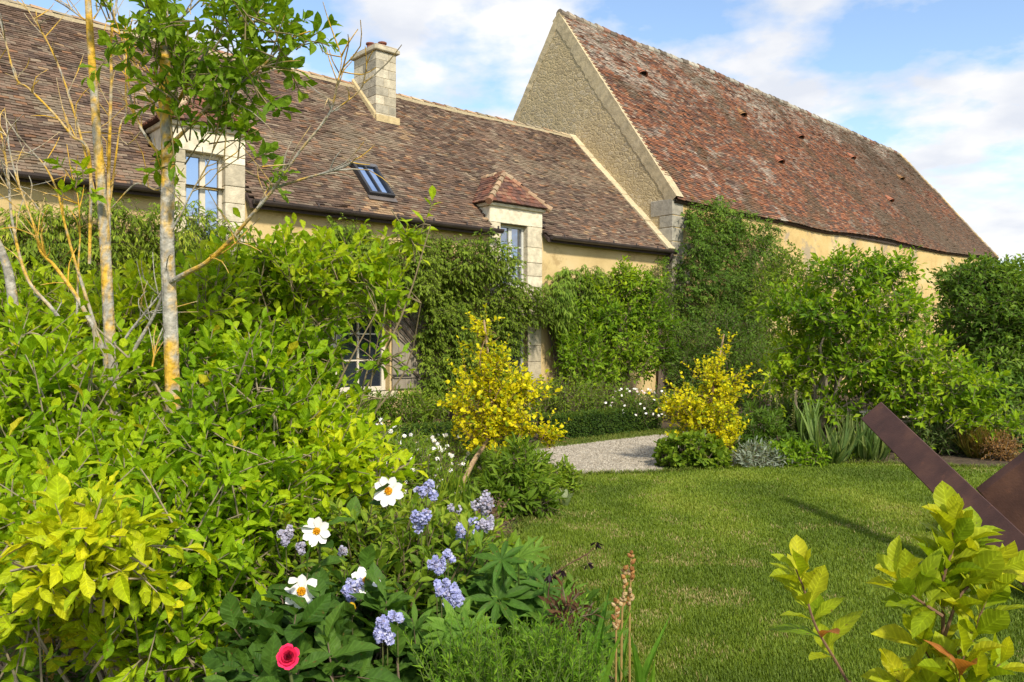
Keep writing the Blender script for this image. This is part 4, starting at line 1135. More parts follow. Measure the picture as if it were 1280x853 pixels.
# clipped box hedges
def hedge(label, s0, s1, r0, r1, h, seed, pal):
    rng = np.random.default_rng(seed)
    t = thing('box_hedge', label, 'hedge', wp((s0 + s1) / 2, (r0 + r1) / 2, 0), 'clipped box hedges beside the gravel path')
    core = MB(); obox(core, wp(s0 + .06, r0 + .06, 0), ED * (s1 - s0 - .12), EN * (r1 - r0 - .12), A(0, 0, h - .07), (.012, .02, .006)); core.build('core', M_TWIG, t)
    n = int((s1 - s0) * 2600); lm = MB()
    s = rng.uniform(s0, s1, n); k = rng.random(n); top = k < .45
    r = np.where(top, rng.uniform(r0, r1, n), r0 + rng.uniform(0, .05, n)); z = np.where(top, h - rng.uniform(0, .05, n), rng.uniform(0.02, h, n))
    z = z + (fnoise(np.c_[s * 2, r * 2, s * 0], seed) - .5) * .05 * (z / h)
    P = W0 + np.outer(s, ED) + np.outer(r, EN) + np.outer(z, UP)
    out = np.where(top[:, None], UP[None], -EN[None])
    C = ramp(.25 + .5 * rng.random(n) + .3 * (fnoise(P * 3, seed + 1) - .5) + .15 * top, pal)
    leaves(lm, P, out * .7 + rng.normal(0, .6, (n, 3)), out + rng.normal(0, .5, (n, 3)), rng.uniform(.03, .055, n), T_FAR, C)
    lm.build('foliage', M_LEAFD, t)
BOXG = [(0.016, 0.042, 0.008), (0.035, 0.078, 0.012), (0.070, 0.125, 0.016), (0.16, 0.19, 0.02)]
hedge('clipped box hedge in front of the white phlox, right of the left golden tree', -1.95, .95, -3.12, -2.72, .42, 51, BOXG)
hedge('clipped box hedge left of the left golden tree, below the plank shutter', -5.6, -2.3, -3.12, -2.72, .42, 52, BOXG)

# golden trees
def golden(label, base, lobes, n, seed, stem_pts):
    rng = np.random.default_rng(seed)
    t = shrub('golden_tree', label, 'tree', base, lobes, n, G_GOLD, L=.052, tpl=T_ROUND, nl=11, tl=.34, seed=seed, stems=False, gap=.44, gapf=5, shell=.9, upw=.9, outw=.6, rnd=.5, rough=.6, tr=.003, group='small golden leaved trees beside the lawn', fol='crown', fine=.6, old=(.16, (.20, .28, .012)), bark=(.20, .12, .05))
    m = MB(); tube(m, stem_pts, [.030, .020, .010], (.40, .28, .17), 8, 4)
    for c, r in lobes: limbs(m, rng, stem_pts[len(stem_pts) // 2], [c], .010, .004, (.22, .14, .08), sides=5)
    m.build('trunk', M_BARK, t)
    return t
golden('golden leaved young tree with slanting bare stem beside the gravel path', gp(566, 632),
       [lobe(606, 425, 16, 36, 8.5, .15), lobe(615, 460, 42, 40, 8.5, .3), lobe(618, 500, 56, 42, 8.5, .35), lobe(640, 490, 40, 36, 8.7, .3), lobe(590, 500, 30, 40, 8.4, .3), lobe(610, 535, 42, 30, 8.4, .3), lobe(666, 536, 34, 14, 8.3, .2), lobe(685, 545, 18, 10, 8.3, .15)], 560, 61,
       [gp(566, 632), px(590, 580, 8.3), px(612, 540, 8.4), px(612, 470, 8.5), px(605, 400, 8.5)])
golden('golden leaved young tree above the green mound beyond the lawn', gp(884, 580),
       [lobe(905, 440, 13, 24, 11.1, .15), lobe(895, 475, 32, 30, 11.1, .3), lobe(870, 510, 46, 34, 11, .4), lobe(905, 505, 36, 34, 11.2, .4), lobe(925, 465, 18, 12, 11.1, .15), lobe(865, 540, 36, 24, 11, .3), lobe(898, 545, 30, 26, 11, .3), lobe(835, 505, 14, 10, 11, .1)], 560, 62,
       [gp(884, 580), px(886, 540, 11.1), px(890, 500, 11.1), px(905, 418, 11.1)])

# ------------------------------------------------------------------ bed beyond the lawn
shrub('leafy_mound', 'rounded mound of lobed green leaves at the foot of the right golden tree', 'perennial', gd(10.75, 862),
      [lobe(862, 566, 40, 22, 10.75, .35), lobe(845, 572, 26, 16, 10.7, .25), lobe(885, 572, 28, 16, 10.7, .25)], 420, G_MID, L=.085, tpl=T_ROUND, nl=6, tl=.16, seed=71, bare=.4, shell=.4, gap=.15)
shrub('silver_plant', 'silvery grey leaved plant beside the green mound at the lawn edge', 'perennial', gd(10.8, 945),
      [lobe(940, 572, 34, 14, 10.8, .25), lobe(970, 578, 20, 10, 10.75, .2)], 170, G_SILV, L=.10, tpl=T_FARN, nl=7, tl=.18, seed=72, stems=False)
shrub('leafy_mound', 'dark palmate leaved mound between right golden tree and foxglove spikes', 'perennial', gd(11.6, 945),
      [lobe(945, 540, 36, 26, 11.6, .35), lobe(925, 550, 26, 20, 11.4, .3), lobe(970, 555, 24, 18, 11.4, .3)], 420, G_DARK[:3] + [(0.07, .13, .02)], L=.12, tpl=T_FARN, nl=9, tl=.2, seed=73, bare=.5, shell=.5)
shrub('leafy_mound', 'fresh green leafy clump at the lawn edge below the sword leaved clump', 'perennial', gd(10.9, 1000),
      [lobe(985, 572, 30, 15, 10.9, .25), lobe(1015, 570, 24, 16, 10.9, .25)], 260, G_MAG, L=.10, nl=7, tl=.18, seed=74, stems=False)
shrub('low_shrub', 'feathery dark green shrub behind the raised end of the steel beam', 'shrub', gd(12, 1185),
      [lobe(1185, 545, 40, 26, 12, .4), lobe(1150, 550, 30, 22, 12.1, .4), lobe(1205, 560, 26, 18, 11.8, .3)], 620, G_BLUE, L=.10, tpl=T_FARN, nl=10, tl=.28, seed=75, upw=1.0)
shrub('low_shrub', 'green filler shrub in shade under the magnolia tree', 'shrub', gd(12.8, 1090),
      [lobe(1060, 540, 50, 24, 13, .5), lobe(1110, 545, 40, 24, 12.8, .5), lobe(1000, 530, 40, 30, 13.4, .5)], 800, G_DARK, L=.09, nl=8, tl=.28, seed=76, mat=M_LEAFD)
shrub('low_shrub', 'green bush at the right picture edge behind the russet grass', 'shrub', gd(12.2, 1265),
      [lobe(1268, 545, 34, 30, 12.2, .4), lobe(1300, 550, 40, 40, 12.2, .4)], 480, G_BLUE, L=.08, nl=8, tl=.26, seed=77)
shrub('ground_cover', 'loose low leafy fill around the slanting stem of the left golden tree', 'ground cover', gd(8.4, 585),
      [lobe(580, 615, 26, 12, 8.3, .3), lobe(604, 600, 24, 12, 8.9, .3), lobe(545, 625, 24, 12, 7.6, .3), lobe(620, 585, 20, 14, 9.6, .3), lobe(590, 575, 30, 12, 10, .3)], 330, G_MID, L=.075, tpl=T_MID, nl=8, tl=.18, seed=87, stems=False)
shrub('ground_cover', 'low mixed green ground cover along the back edge of the lawn', 'ground cover', gd(11.3, 1110),
      [lobe(1060, 578, 40, 8, 11.3, .25), lobe(1130, 578, 50, 9, 11.4, .25), lobe(1190, 580, 36, 9, 11.5, .2), lobe(1275, 578, 30, 10, 11.5, .2)], 260, G_MID, L=.06, tpl=T_MID, nl=7, tl=.14, seed=86, stems=False)
def blades(name, label, cat, base, n, h, spread, pal, seed, w=1.0, tpl=None, lean=.45, mat=None, group=None, upright=1.0):
    rng = np.random.default_rng(seed); t = thing(name, label, cat, base, group); lm = MB()
    a = rng.uniform(0, 2 * math.pi, n); rr = spread * .5 * np.sqrt(rng.random(n))
    P = A(*base) + np.c_[np.cos(a) * rr, np.sin(a) * rr, np.zeros(n)]
    D = np.c_[np.cos(a) * lean * rng.random(n) * 1.4, np.sin(a) * lean * rng.random(n) * 1.4, np.full(n, upright)] + rng.normal(0, .08, (n, 3))
    N = np.c_[-np.cos(a), -np.sin(a), np.full(n, .35)] + rng.normal(0, .3, (n, 3))
    N = -N
    N[:, 2] = np.abs(N[:, 2])
    leaves(lm, P, D, N, h * rng.uniform(.6, 1.1, n), tpl or T_BLADE, ramp(rng.random(n), pal), w)
    lm.build('foliage', mat or M_LEAF, t); return t
G_SWORD = [(.12, .20, .05), (.20, .30, .08), (.32, .40, .11)]
blades('iris', 'tall pale sword shaped leaves standing before the stone wall', 'perennial', gd(11.4, 1012), 46, .78, .22, G_SWORD, 81, 1.0, lean=.22)
blades('agapanthus', 'arching dark strap leaves left of the steel beam tip', 'perennial', gd(11.0, 1040), 60, .55, .3, G_BLUE, 82, 1.1, lean=.9)
blades('agapanthus', 'arching blue green strap leaves just behind the steel beam tip', 'perennial', gd(11.4, 1085), 90, .6, .5, G_BLUE, 83, 1.2, lean=.8)
blades('ornamental_grass', 'russet tinged grass tuft right of the steel beam', 'grass', gd(11.6, 1224), 420, .45, .3, [(.11, .13, .02), (.20, .19, .03), (.30, .17, .05)], 84, .35, lean=.7)
shrub('low_shrub', 'russet leaved little bush beside the russet grass tuft', 'shrub', gd(11.4, 1245), [lobe(1245, 562, 24, 22, 11.4, .25)], 240, [(.10, .09, .02), (.26, .15, .05), (.36, .20, .08), (.16, .18, .04)], L=.05, nl=8, tl=.2, seed=85)
def spire(label, base, h, seed, colr, podc):
    rng = np.random.default_rng(seed); t = thing('foxglove', label, 'perennial', base, 'foxglove spikes in the bed beyond the lawn')
    m = MB(); b = A(*base); top = b + A(rng.normal(0, .03), 0, h); tube(m, [b, (b + top) / 2 + A(.01, 0, 0), top], [.008, .003], (.15, .17, .05), 5, 3); m.build('stem', M_TWIG, t)
    f = MB(); n = 46; z = np.linspace(.42, 1, n); a = np.arange(n) * 2.4
    P = b + (top - b) * z[:, None]; D = np.c_[np.cos(a), np.sin(a), np.full(n, .4)]
    leaves(f, P, D, UP + rng.normal(0, .3, (n, 3)), .05 * (1.25 - z * .8), T_ROUND, np.array(colr) * rng.uniform(.7, 1.2, (n, 1))); f.build('flower_spike', M_PETAL, t)
spire('tallest foxglove spike, with dull mauve tip, right of the golden tree', gd(11.9, 962), 1.18, 91, (.22, .16, .18), 0)
spire('greenish foxglove seed spike, middle of the three', gd(11.7, 976), .98, 92, (.20, .22, .08), 0)
spire('yellow green foxglove spike nearest the sword leaved clump', gd(11.5, 990), .95, 93, (.26, .27, .08), 0)
# low pale stone wall end seen through the bed
sw = MB(); rng = np.random.default_rng(6)
b0 = gd(13.6, 1000); b1 = gd(13.9, 1130); dx = unit(b1 - b0); L = np.linalg.norm(b1 - b0); dn = A(-dx[1], dx[0], 0)
for row in range(3):
    x = 0.0
    while x < L:
        ln = rng.uniform(.18, .42); obox(sw, b0 + dx * x + dn * rng.normal(0, .01) + A(0, 0, row * .13), dx * (ln - .012), dn * .3, A(0, 0, .122), pick(rng, 1, ST, [1, 1, 1, 1])[0] * .9, .014); x += ln
tag(sw.build('stone_wall', M_STONE, None, base=b0), 'low pale stone wall glimpsed behind the sword leaved clump', 'wall')

# ------------------------------------------------------------------ lawn grass and gravel
rng = np.random.default_rng(100)
n = 480000
d_ = 3.0 * (11.6 / 3.0) ** rng.random(n)
x_ = rng.uniform(-0.22, 0.70, n) * d_
q = np.c_[x_, d_]; q = q[inpoly(q, lp)]
n = len(q); dist = q[:, 1]
P = np.c_[q, np.full(n, .004)]
pt = fnoise(P * 1.1 + 3, 61); pt2 = fnoise(P * np.array([3.5, 3.5, 1]), 64)
C = ramp(np.clip((pt - .35) * 1.6 + rng.normal(0, .16, n), 0, 1), [(.088, .142, .012), (.148, .220, .016), (.215, .280, .026), (.31, .33, .06)])
dry = np.clip((.55 * pt2 + .45 * fnoise(P * .55 + 9, 67) - .55) * 6, 0, 1); m = rng.random(n) < dry * .42
C[m] = ramp(rng.random(m.sum()), [(.32, .27, .10), (.44, .36, .17), (.28, .24, .08)])
a = rng.uniform(0, 2 * math.pi, n)
h = rng.uniform(.014, .034, n) * (1 - .3 * dry); wdt = .0018 + .0006 * dist
tipv = P + np.c_[np.cos(a) * h * rng.uniform(.1, .9, n), np.sin(a) * h * rng.uniform(.1, .9, n), h]
sd_v = np.c_[-np.sin(a), np.cos(a), np.zeros(n)] * wdt[:, None]
V = np.stack([P - sd_v, P + sd_v, tipv], 1).reshape(-1, 3)
gm = MB(); gm.add(V, np.arange(3 * n).reshape(-1, 3), np.repeat(C, 3, 0))
tag(gm.build('grass', M_GRASS), 'short mown lawn grass with dry straw coloured patches', 'grass', kind='stuff')
# rougher uncut tufts along the lawn's edge and in the verge
def near_edge(poly, n, wd):
    p = np.array(poly); k = rng.integers(0, len(p), n); t = rng.random(n)[:, None]
    return p[k] * (1 - t) + p[(k + 1) % len(p)] * t + rng.normal(0, wd, (n, 2))
e = near_edge(lp, 12000, .05); e = e[(e[:, 1] > 3) & (e[:, 1] < 12)]
vg = inpoly_pts(rng, [ws(-4, -3.6), ws(2.5, -3.57), ws(6, -3.5), ws(6, -3.12), ws(-4, -3.12)], 9000)
e = np.concatenate([e, vg]); n = len(e)
a = rng.uniform(0, 6.28, n); gm = MB()
leaves(gm, np.c_[e, np.zeros(n)], np.c_[np.cos(a) * .6, np.sin(a) * .6, np.ones(n)], np.c_[-np.cos(a), -np.sin(a), np.full(n, .4)], rng.uniform(.03, .085, n), T_BLADE, ramp(rng.random(n), [(.05, .09, .01), (.12, .17, .02), (.22, .22, .05)]), 1.6)
tag(gm.build('edge_grass', M_GRASS), 'longer grass tufts along the lawn edge and hedge verge', 'grass', kind='stuff')
q = inpoly_pts(rng, path_poly, 26000); q = q[(q[:, 0] > -1) & (q[:, 0] < 5) & (q[:, 1] > 9)]
n = len(q); pm = MB(); sz = rng.uniform(.006, .02, n)
oct_ = np.array([(1, 0, 0), (0, 1, 0), (-1, 0, 0), (0, -1, 0), (0, 0, .8)], float); of = np.array([(0, 1, 4), (1, 2, 4), (2, 3, 4), (3, 0, 4)])
V = np.c_[q, np.full(n, .004)][:, None] + oct_[None] * sz[:, None, None] * rng.uniform(.6, 1.3, (n, 5, 1))
pm.add(V.reshape(-1, 3), (of[None] + (np.arange(n) * 5)[:, None, None]).reshape(-1, 3), np.repeat(ramp(rng.random(n), [(.18, .155, .12), (.32, .28, .22), (.43, .39, .32)]), 5, 0))
tag(pm.build('pebbles', M_PEBBLE), 'loose pale gravel lying on the path', 'gravel', kind='stuff')

# ------------------------------------------------------------------ steel sculpture
sculpture = thing('steel_sculpture', 'dark rusty steel sculpture of crossed leaning slabs on the lawn', 'sculpture', (3.3, 5.4, 0))
m = MB(); E1, E2 = px(1088, 513, 7.4), px(1330, 750, 4.85)
ax = E2 - E1; axu = unit(ax); wv = A(.155, -.056, .155); wv = wv - axu * (wv @ axu); tv = unit(np.cross(axu, wv))
if tv[1] < 0: tv = -tv
obox(m, E1 - wv / 2, ax * 1.12, wv * 1.02, tv * .09, (1, 1, 1), .006)
m.build('beam', M_RUST, sculpture)
m = MB(); Aq, Bq = px(1226, 617, 6.5), px(1440, 452, 5.9)
dn_ = A(.42, -.22, -.62); t2 = unit(np.cross(Bq - Aq, dn_)); t2 = t2 if t2[1] > 0 else -t2
t2 = unit(t2 + A(-.5, 0, .25))
obox(m, Aq, Bq - Aq, dn_, t2 * .085, (1, 1, 1), .005)
m.build('slab', M_RUST, sculpture)

# ------------------------------------------------------------------ planting between the lawn and the house, left half
shrub('peony', 'leafy peony clump at the foot of the slanting golden tree', 'perennial', gd(7.8, 640),
      [lobe(648, 582, 26, 20, 7.9, .3), lobe(670, 596, 22, 18, 8.1, .25), lobe(640, 608, 28, 18, 7.8, .3), lobe(662, 626, 28, 12, 7.7, .25), lobe(620, 625, 20, 14, 7.5, .2)], 420, G_MID, L=.13, tpl=T_LANCE, nl=8, tl=.24, seed=101, bare=.4, gap=.2)
shrub('leafy_mound', 'small rounded green clump on the bed\'s tip nearest the gravel', 'perennial', gd(8.8, 705),
      [lobe(702, 597, 24, 18, 8.8, .2), lobe(688, 610, 20, 14, 8.6, .2)], 230, G_MID, L=.075, tpl=T_MID, nl=7, tl=.16, seed=102, bare=.4, stems=False)
blades('hosta', 'pale variegated strappy rosette at the lawn edge under the peony', 'perennial', gp(694, 632), 90, .17, .2, [(.14, .20, .07), (.30, .36, .20), (.40, .44, .28)], 103, 1.8, lean=1.0, tpl=T_LANCE)
def daisies(label, base, lobes, n, nf, seed, fsz=.026, pal=G_MID, cols=WHITE, cw=(3, 2), petals=8, L=.07, name='aster', tpl=None):
    t = shrub(name, label, 'flowering plant', base, lobes, n, pal, L=L, tpl=tpl or T_FARN, nl=9, tl=.26, seed=seed, upw=1.0, stems=False, gap=.25)
    rng = np.random.default_rng(seed + 1); P, O = lobe_pts(rng, lobes, nf, shell=.12, gap=.1)
    for q in P + O * .06:
        m = MB(); florets(m, rng, q[None], fsz, cols, cw, petals); leaves(m, q[None] + A(0, -.004, .003), rng.normal(0, 1, (1, 3)), A(0, -.6, .6)[None], fsz * .5, T_ROUND, A(.5, .36, .04)[None])
        m.build('blossom', M_PETAL, t)
    return t
daisies('white flowered aster clump beside the peony, below the left box hedge', gd(7.8, 560), [lobe(545, 590, 34, 26, 7.8, .35), lobe(515, 570, 34, 24, 8, .4), lobe(560, 560, 24, 14, 8.6, .3)], 420, 90, 104)
daisies('loose white daisies mixed in the bed left of the blue panicles', gd(5.6, 510), [lobe(505, 590, 42, 30, 6.4, .4), lobe(470, 560, 30, 24, 6.6, .3)], 380, 40, 106, L=.08)
daisies('white gaura like blossom at the left picture edge beside the lime shrub', gd(4.6, 5), [lobe(8, 620, 34, 20, 4.6, .2), lobe(2, 655, 24, 20, 4.5, .2)], 90, 45, 108, fsz=.022, petals=5)
shrub('leafy_shrub', 'mixed mid green shrub filling the bed behind the blue panicles', 'shrub', gd(5.4, 540),
      [lobe(490, 655, 60, 30, 5.2, .4), lobe(550, 670, 36, 26, 5.4, .35), lobe(440, 610, 36, 46, 5.4, .4), lobe(590, 680, 26, 20, 5.4, .25)], 480, G_MID[1:] + [(.18, .24, .03)], L=.075, tpl=T_MID, nl=8, tl=.26, seed=110, gap=.25)
blades('ornamental_grass', 'fine upright dark green grass blades in front of the peony', 'grass', gd(6.2, 560), 150, .65, .35, G_MID, 111, .35, lean=.25)
blades('iris', 'broad upright sword leaves between the dahlias and blue panicles', 'perennial', gd(2.9, 512), 12, .98, .16, [(.05, .10, .02), (.09, .16, .03), (.14, .22, .04)], 112, .55, lean=.12)
shrub('dry_sedum', 'brown withered seed heads at the lawn edge beside the blue panicles', 'perennial', gp(615, 690),
      [lobe(614, 655, 16, 22, 6.0, .15)], 90, [(.10, .05, .03), (.22, .12, .07), (.30, .20, .13), (.34, .27, .2)], L=.03, nl=9, tl=.2, seed=113, upw=1.2, young=0)

# loose tall shrub with airy bright shoots, between the lichen tree and the house
shrub('tall_shrub', 'tall loose shrub with bright shoots in front of the window and shutter', 'shrub', gd(4.5, 350),
      [lobe(300, 440, 60, 50, 4.5, .4), lobe(345, 360, 50, 34, 4.7, .35), lobe(395, 345, 46, 34, 4.5, .3), lobe(440, 335, 36, 26, 4.5, .2), lobe(360, 470, 60, 50, 4.4, .35), lobe(470, 335, 18, 16, 4.5, .12), lobe(300, 510, 64, 50, 4.3, .35), lobe(395, 545, 60, 40, 4.3, .35), lobe(478, 388, 26, 7, 4.4, .08), lobe(385, 425, 22, 30, 4.4, .2), lobe(480, 448, 16, 7, 4.4, .08), lobe(425, 510, 24, 16, 4.4, .2), lobe(415, 385, 26, 14, 4.4, .12), lobe(512, 292, 20, 9, 4.4, .08), lobe(330, 310, 26, 16, 4.5, .15), lobe(250, 400, 50, 40, 4.6, .3), lobe(160, 400, 60, 50, 4.3, .35), lobe(60, 400, 60, 50, 4.3, .35), lobe(270, 380, 40, 50, 4.2, .3), lobe(285, 340, 34, 26, 4.6, .2), lobe(490, 365, 14, 12, 4.4, .1)],
      1000, [(.10, .21, .008), (.18, .32, .010), (.30, .42, .012), (.46, .50, .016)], L=.088, tpl=T_NEAR, nl=10, tl=.34, seed=120, trunk=.010, bark=(.24, .19, .11), gap=.36, gapf=3.5, upw=.75, outw=.6, rnd=.4, young=.3, bare=.2)

# ------------------------------------------------------------------ lichen covered tree with several stems
def lichen(V):
    k = .5 * fnoise(V * np.array([34, 34, 22]), 71) + .5 * fnoise(V * np.array([75, 75, 60]), 73); k2 = fnoise(V * 4.1 + 4, 75)
    o = np.clip((.55 * k + .45 * k2 - lichen.t) * 8, 0, .94)[:, None]
    g_ = ramp(fnoise(V * 40, 78), [(.14, .13, .11), (.34, .32, .27), (.50, .48, .42)])
    return g_ * (1 - o) + A(.60, .36, .03) * o
lichen.t = .452
LT = thing('lichen_tree', 'tall nearly bare multi stemmed tree with orange lichen on its grey bark', 'tree', gd(3.4, 225))
def PX(pts, d0, d1=None):
    d1 = d0 if d1 is None else d1; n = len(pts)
    return [px(u, v, d0 + (d1 - d0) * i / max(1, n - 1)) for i, (u, v) in enumerate(pts)]
rng = np.random.default_rng(130)
for pts, d, r0, r1 in (([(236, 915), (226, 700), (217, 520), (213, 400), (209, 300), (210, 200), (206, 120), (207, 40), (204, 0), (203, -120)], 3.4, .027, .013),
                       ([(165, 880), (150, 600), (137, 416), (131, 300), (120, 150), (110, 0), (104, -120)], 3.55, .022, .009),
                       ([(70, 900), (45, 620), (22, 440), (14, 360), (2, 315), (-30, 250)], 3.5, .021, .013)):
    m = MB(); P = PX(pts, d); P[0][2] = min(P[0][2], -.03); tube(m, P, [r0 * 1.2, r0, r1], None, 18, 26, colfn=lichen); m.build('trunk', M_BARK, LT)
BR = [([(214, 352), (236, 340), (258, 328), (290, 298), (314, 270), (343, 235), (374, 190), (411, 143), (423, 99), (430, 82)], 3.38, 2.95, .016, .004),
      ([(343, 235), (385, 222), (430, 209), (447, 196)], 3.2, 3.0, .008, .003),
      ([(415, 140), (445, 118), (458, 100)], 2.98, 2.9, .004, .002), ([(423, 100), (427, 75), (424, 62)], 2.95, 2.93, .004, .002),
      ([(216, 178), (240, 155), (268, 126), (300, 105), (326, 85), (360, 51), (388, 39)], 3.36, 3.1, .012, .004),
      ([(214, 145), (238, 99), (262, 58), (289, 0), (300, -40)], 3.38, 3.2, .012, .006),
      ([(211, 34), (232, 18), (250, 0)], 3.4, 3.3, .008, .004),
      ([(204, 198), (184, 173), (166, 136), (158, 68), (166, 20)], 3.42, 3.6, .010, .004),
      ([(204, 152), (190, 128), (177, 102), (160, 61), (150, 20)], 3.42, 3.6, .009, .004),
      ([(209, 196), (196, 110), (193, 96), (195, 60)], 3.4, 3.5, .006, .003),
      ([(136, 416), (136, 300), (136, 210), (139, 102), (139, 48), (146, 0), (150, -40)], 3.6, 3.7, .014, .006),
      ([(138, 250), (150, 160), (158, 138), (156, 70)], 3.65, 3.8, .007, .003),
      ([(132, 470), (129, 437), (98, 375), (70, 335), (51, 314), (44, 287), (20, 220), (8, 170)], 3.5, 3.3, .016, .004),
      ([(98, 460), (80, 410), (65, 386), (34, 348), (16, 280), (10, 217), (2, 170), (-5, 120)], 3.45, 3.3, .014, .004),
      ([(112, 330), (112, 197), (90, 170), (68, 143), (35, 110), (20, 98), (3, 37), (-6, 0)], 3.6, 3.4, .010, .004),
      ([(118, 240), (99, 163), (78, 95), (58, 50), (44, 27), (27, 0)], 3.6, 3.5, .008, .003),
      ([(113, 30), (105, 24), (88, 12), (71, 0), (60, -14)], 3.6, 3.5, .006, .003), ([(117, 24), (126, 8), (135, -20)], 3.6, 3.6, .006, .003),
      ([(138, 478), (153, 430), (178, 395), (200, 368), (210, 345)], 3.5, 3.42, .010, .005),
      ([(150, 470), (172, 430), (190, 399), (202, 372), (206, 350)], 3.48, 3.4, .013, .008),
      ([(190, 460), (196, 430), (206, 405)], 3.4, 3.4, .006, .004),
      ([(120, 410), (95, 331), (81, 280), (70, 235), (50, 200), (30, 190)], 3.6, 3.5, .010, .004),
      ([(96, 400), (98, 331), (100, 290), (96, 240), (80, 210)], 3.65, 3.7, .007, .003),
      ([(60, 470), (40, 480), (20, 500), (0, 510)], 3.2, 3.0, .012, .008),
      ([(140, 260), (170, 230), (196, 238), (210, 225)], 3.6, 3.42, .005, .004),
      ([(100, 166), (118, 166), (130, 172)], 3.6, 3.6, .004, .003),
      ([(55, 270), (30, 240), (10, 236)], 3.4, 3.3, .005, .003), ([(208, 300), (225, 270), (240, 240), (262, 200), (270, 170)], 3.4, 3.3, .008, .003),
      ([(240, 240), (262, 228), (282, 200)], 3.35, 3.25, .004, .002), ([(258, 328), (285, 312), (300, 300)], 3.3, 3.2, .005, .003)]
tw = MB(); lichen.t = .445
for pts, d0, d1, r0, r1 in BR:
    P = PX(pts, d0, d1); m = MB()
    Q = tube(m, P, [r0 * .70, (r0 + r1) * .32, r1 * .65], None, 9, 9, colfn=lichen); m.build('branch', M_BARK, LT)
    L_ = len(Q); k = max(3, L_ // 4)
    for i in rng.integers(L_ // 4, L_, k):          # spur twigs
        dd = unit(Q[min(i + 1, L_ - 1)] - Q[max(i - 1, 0)]) + rng.normal(0, .6, 3) + A(0, 0, .3); ln = rng.uniform(.05, .24)
        e1 = Q[i] + unit(dd) * ln * .6 + rng.normal(0, .012, 3); e2 = e1 + unit(dd + rng.normal(0, .4, 3)) * ln * .5
        tube(tw, [Q[i], e1, e2], [.0028, .0014], None, 4, 2, colfn=lichen, cap=False)
tw.build('twigs', M_BARK, LT)['kind'] = 'stuff'
# leafy crown on the right-hand branches
lm, tm = MB(), MB()
lb = [lobe(185, 48, 46, 34, 3.45, .2), lobe(225, 90, 42, 40, 3.4, .2), lobe(270, 35, 60, 42, 3.35, .25), lobe(330, 40, 40, 34, 3.2, .2), lobe(250, 140, 44, 20, 3.35, .2), lobe(300, 85, 40, 28, 3.25, .2), lobe(345, 70, 16, 16, 3.1, .1),
      lobe(240, 180, 26, 14, 3.35, .12), lobe(335, 133, 26, 13, 3.2, .1), lobe(312, 207, 24, 10, 3.2, .1), lobe(150, 35, 24, 16, 3.5, .1), lobe(225, 205, 10, 14, 3.35, .06)]
P, O = lobe_pts(rng, lb, 165, .85, .32, 5)
sprays(lm, tm, rng, P, O * .6 + A(.25, 0, .45) + rng.normal(0, .45, P.shape),   .16, 8, .078, T_NEAR, [(.07, .15, .008), (.12, .22, .010), (.19, .30, .014), (.32, .40, .02)], angle=62, bare=.45, up=.8, twigc=(.20, .16, .08))
for _ in (0,):
    for (u, v, d) in ((88, 232, 3.5), (110, 234, 3.5), (92, 430, 3.4)):
        p_ = px(u, v, d)[None] + rng.normal(0, .03, (3, 3)); sprays(lm, tm, rng, p_, A(0, 0, .8) + rng.normal(0, .4, (3, 3)), .07, 6, .06, T_OVAL, G_LIME, angle=60, bare=.4)
lm.build('crown', M_LEAF, LT); tm.build('crown_twigs', M_TWIG, LT)['kind'] = 'stuff'

# ------------------------------------------------------------------ big lime green shrub in the left foreground
LIMEB = [lobe(35, 440, 30, 36, 3.2, .15), lobe(100, 445, 26, 34, 3.75, .12), lobe(165, 450, 26, 40, 3.75, .12), lobe(250, 455, 34, 44, 3.7, .2), lobe(320, 465, 30, 36, 3.3, .2), lobe(25, 490, 50, 30, 3.2, .25), lobe(95, 485, 34, 26, 3.1, .2), lobe(165, 505, 34, 26, 3.65, .2), lobe(285, 525, 50, 44, 3.2, .3), lobe(330, 500, 40, 40, 3.3, .25), lobe(385, 535, 40, 34, 3.5, .3), lobe(470, 595, 22, 20, 3.4, .15), lobe(40, 540, 80, 54, 3.1, .4), lobe(170, 575, 90, 46, 3.15, .3), lobe(120, 610, 120, 56, 2.9, .4), lobe(270, 605, 80, 66, 3.0, .4), lobe(330, 620, 66, 66, 3.1, .35), lobe(230, 690, 100, 80, 2.75, .35), lobe(320, 680, 50, 60, 2.9, .3),
         lobe(90, 690, 95, 70, 2.5, .3), lobe(40, 640, 70, 60, 2.9, .3), lobe(160, 770, 120, 60, 2.6, .3), lobe(270, 770, 60, 60, 2.7, .3), lobe(30, 755, 60, 40, 2.5, .25), lobe(390, 640, 40, 44, 3.2, .3), lobe(425, 580, 46, 36, 3.4, .3), lobe(70, 465, 34, 16, 3.2, .15), lobe(400, 590, 40, 40, 3.3, .3), lobe(450, 575, 30, 26, 3.5, .2), lobe(440, 610, 30, 26, 3.4, .2), lobe(330, 545, 50, 34, 3.4, .25)]
shrub('lime_shrub', 'big lime green leafy shrub filling the left foreground around the lichen covered stems', 'shrub', gd(2.9, 180), LIMEB, 1700, G_LIME, L=.082, tpl=T_NEAR, nl=9, tl=.30, seed=140, trunk=.011, bark=(.26, .22, .14), gap=.3, gapf=4, upw=.75, outw=.45, rnd=.45, young=.28, bare=.2, shell=.75, fine=.4, old=(.012, (.46, .42, .02)))
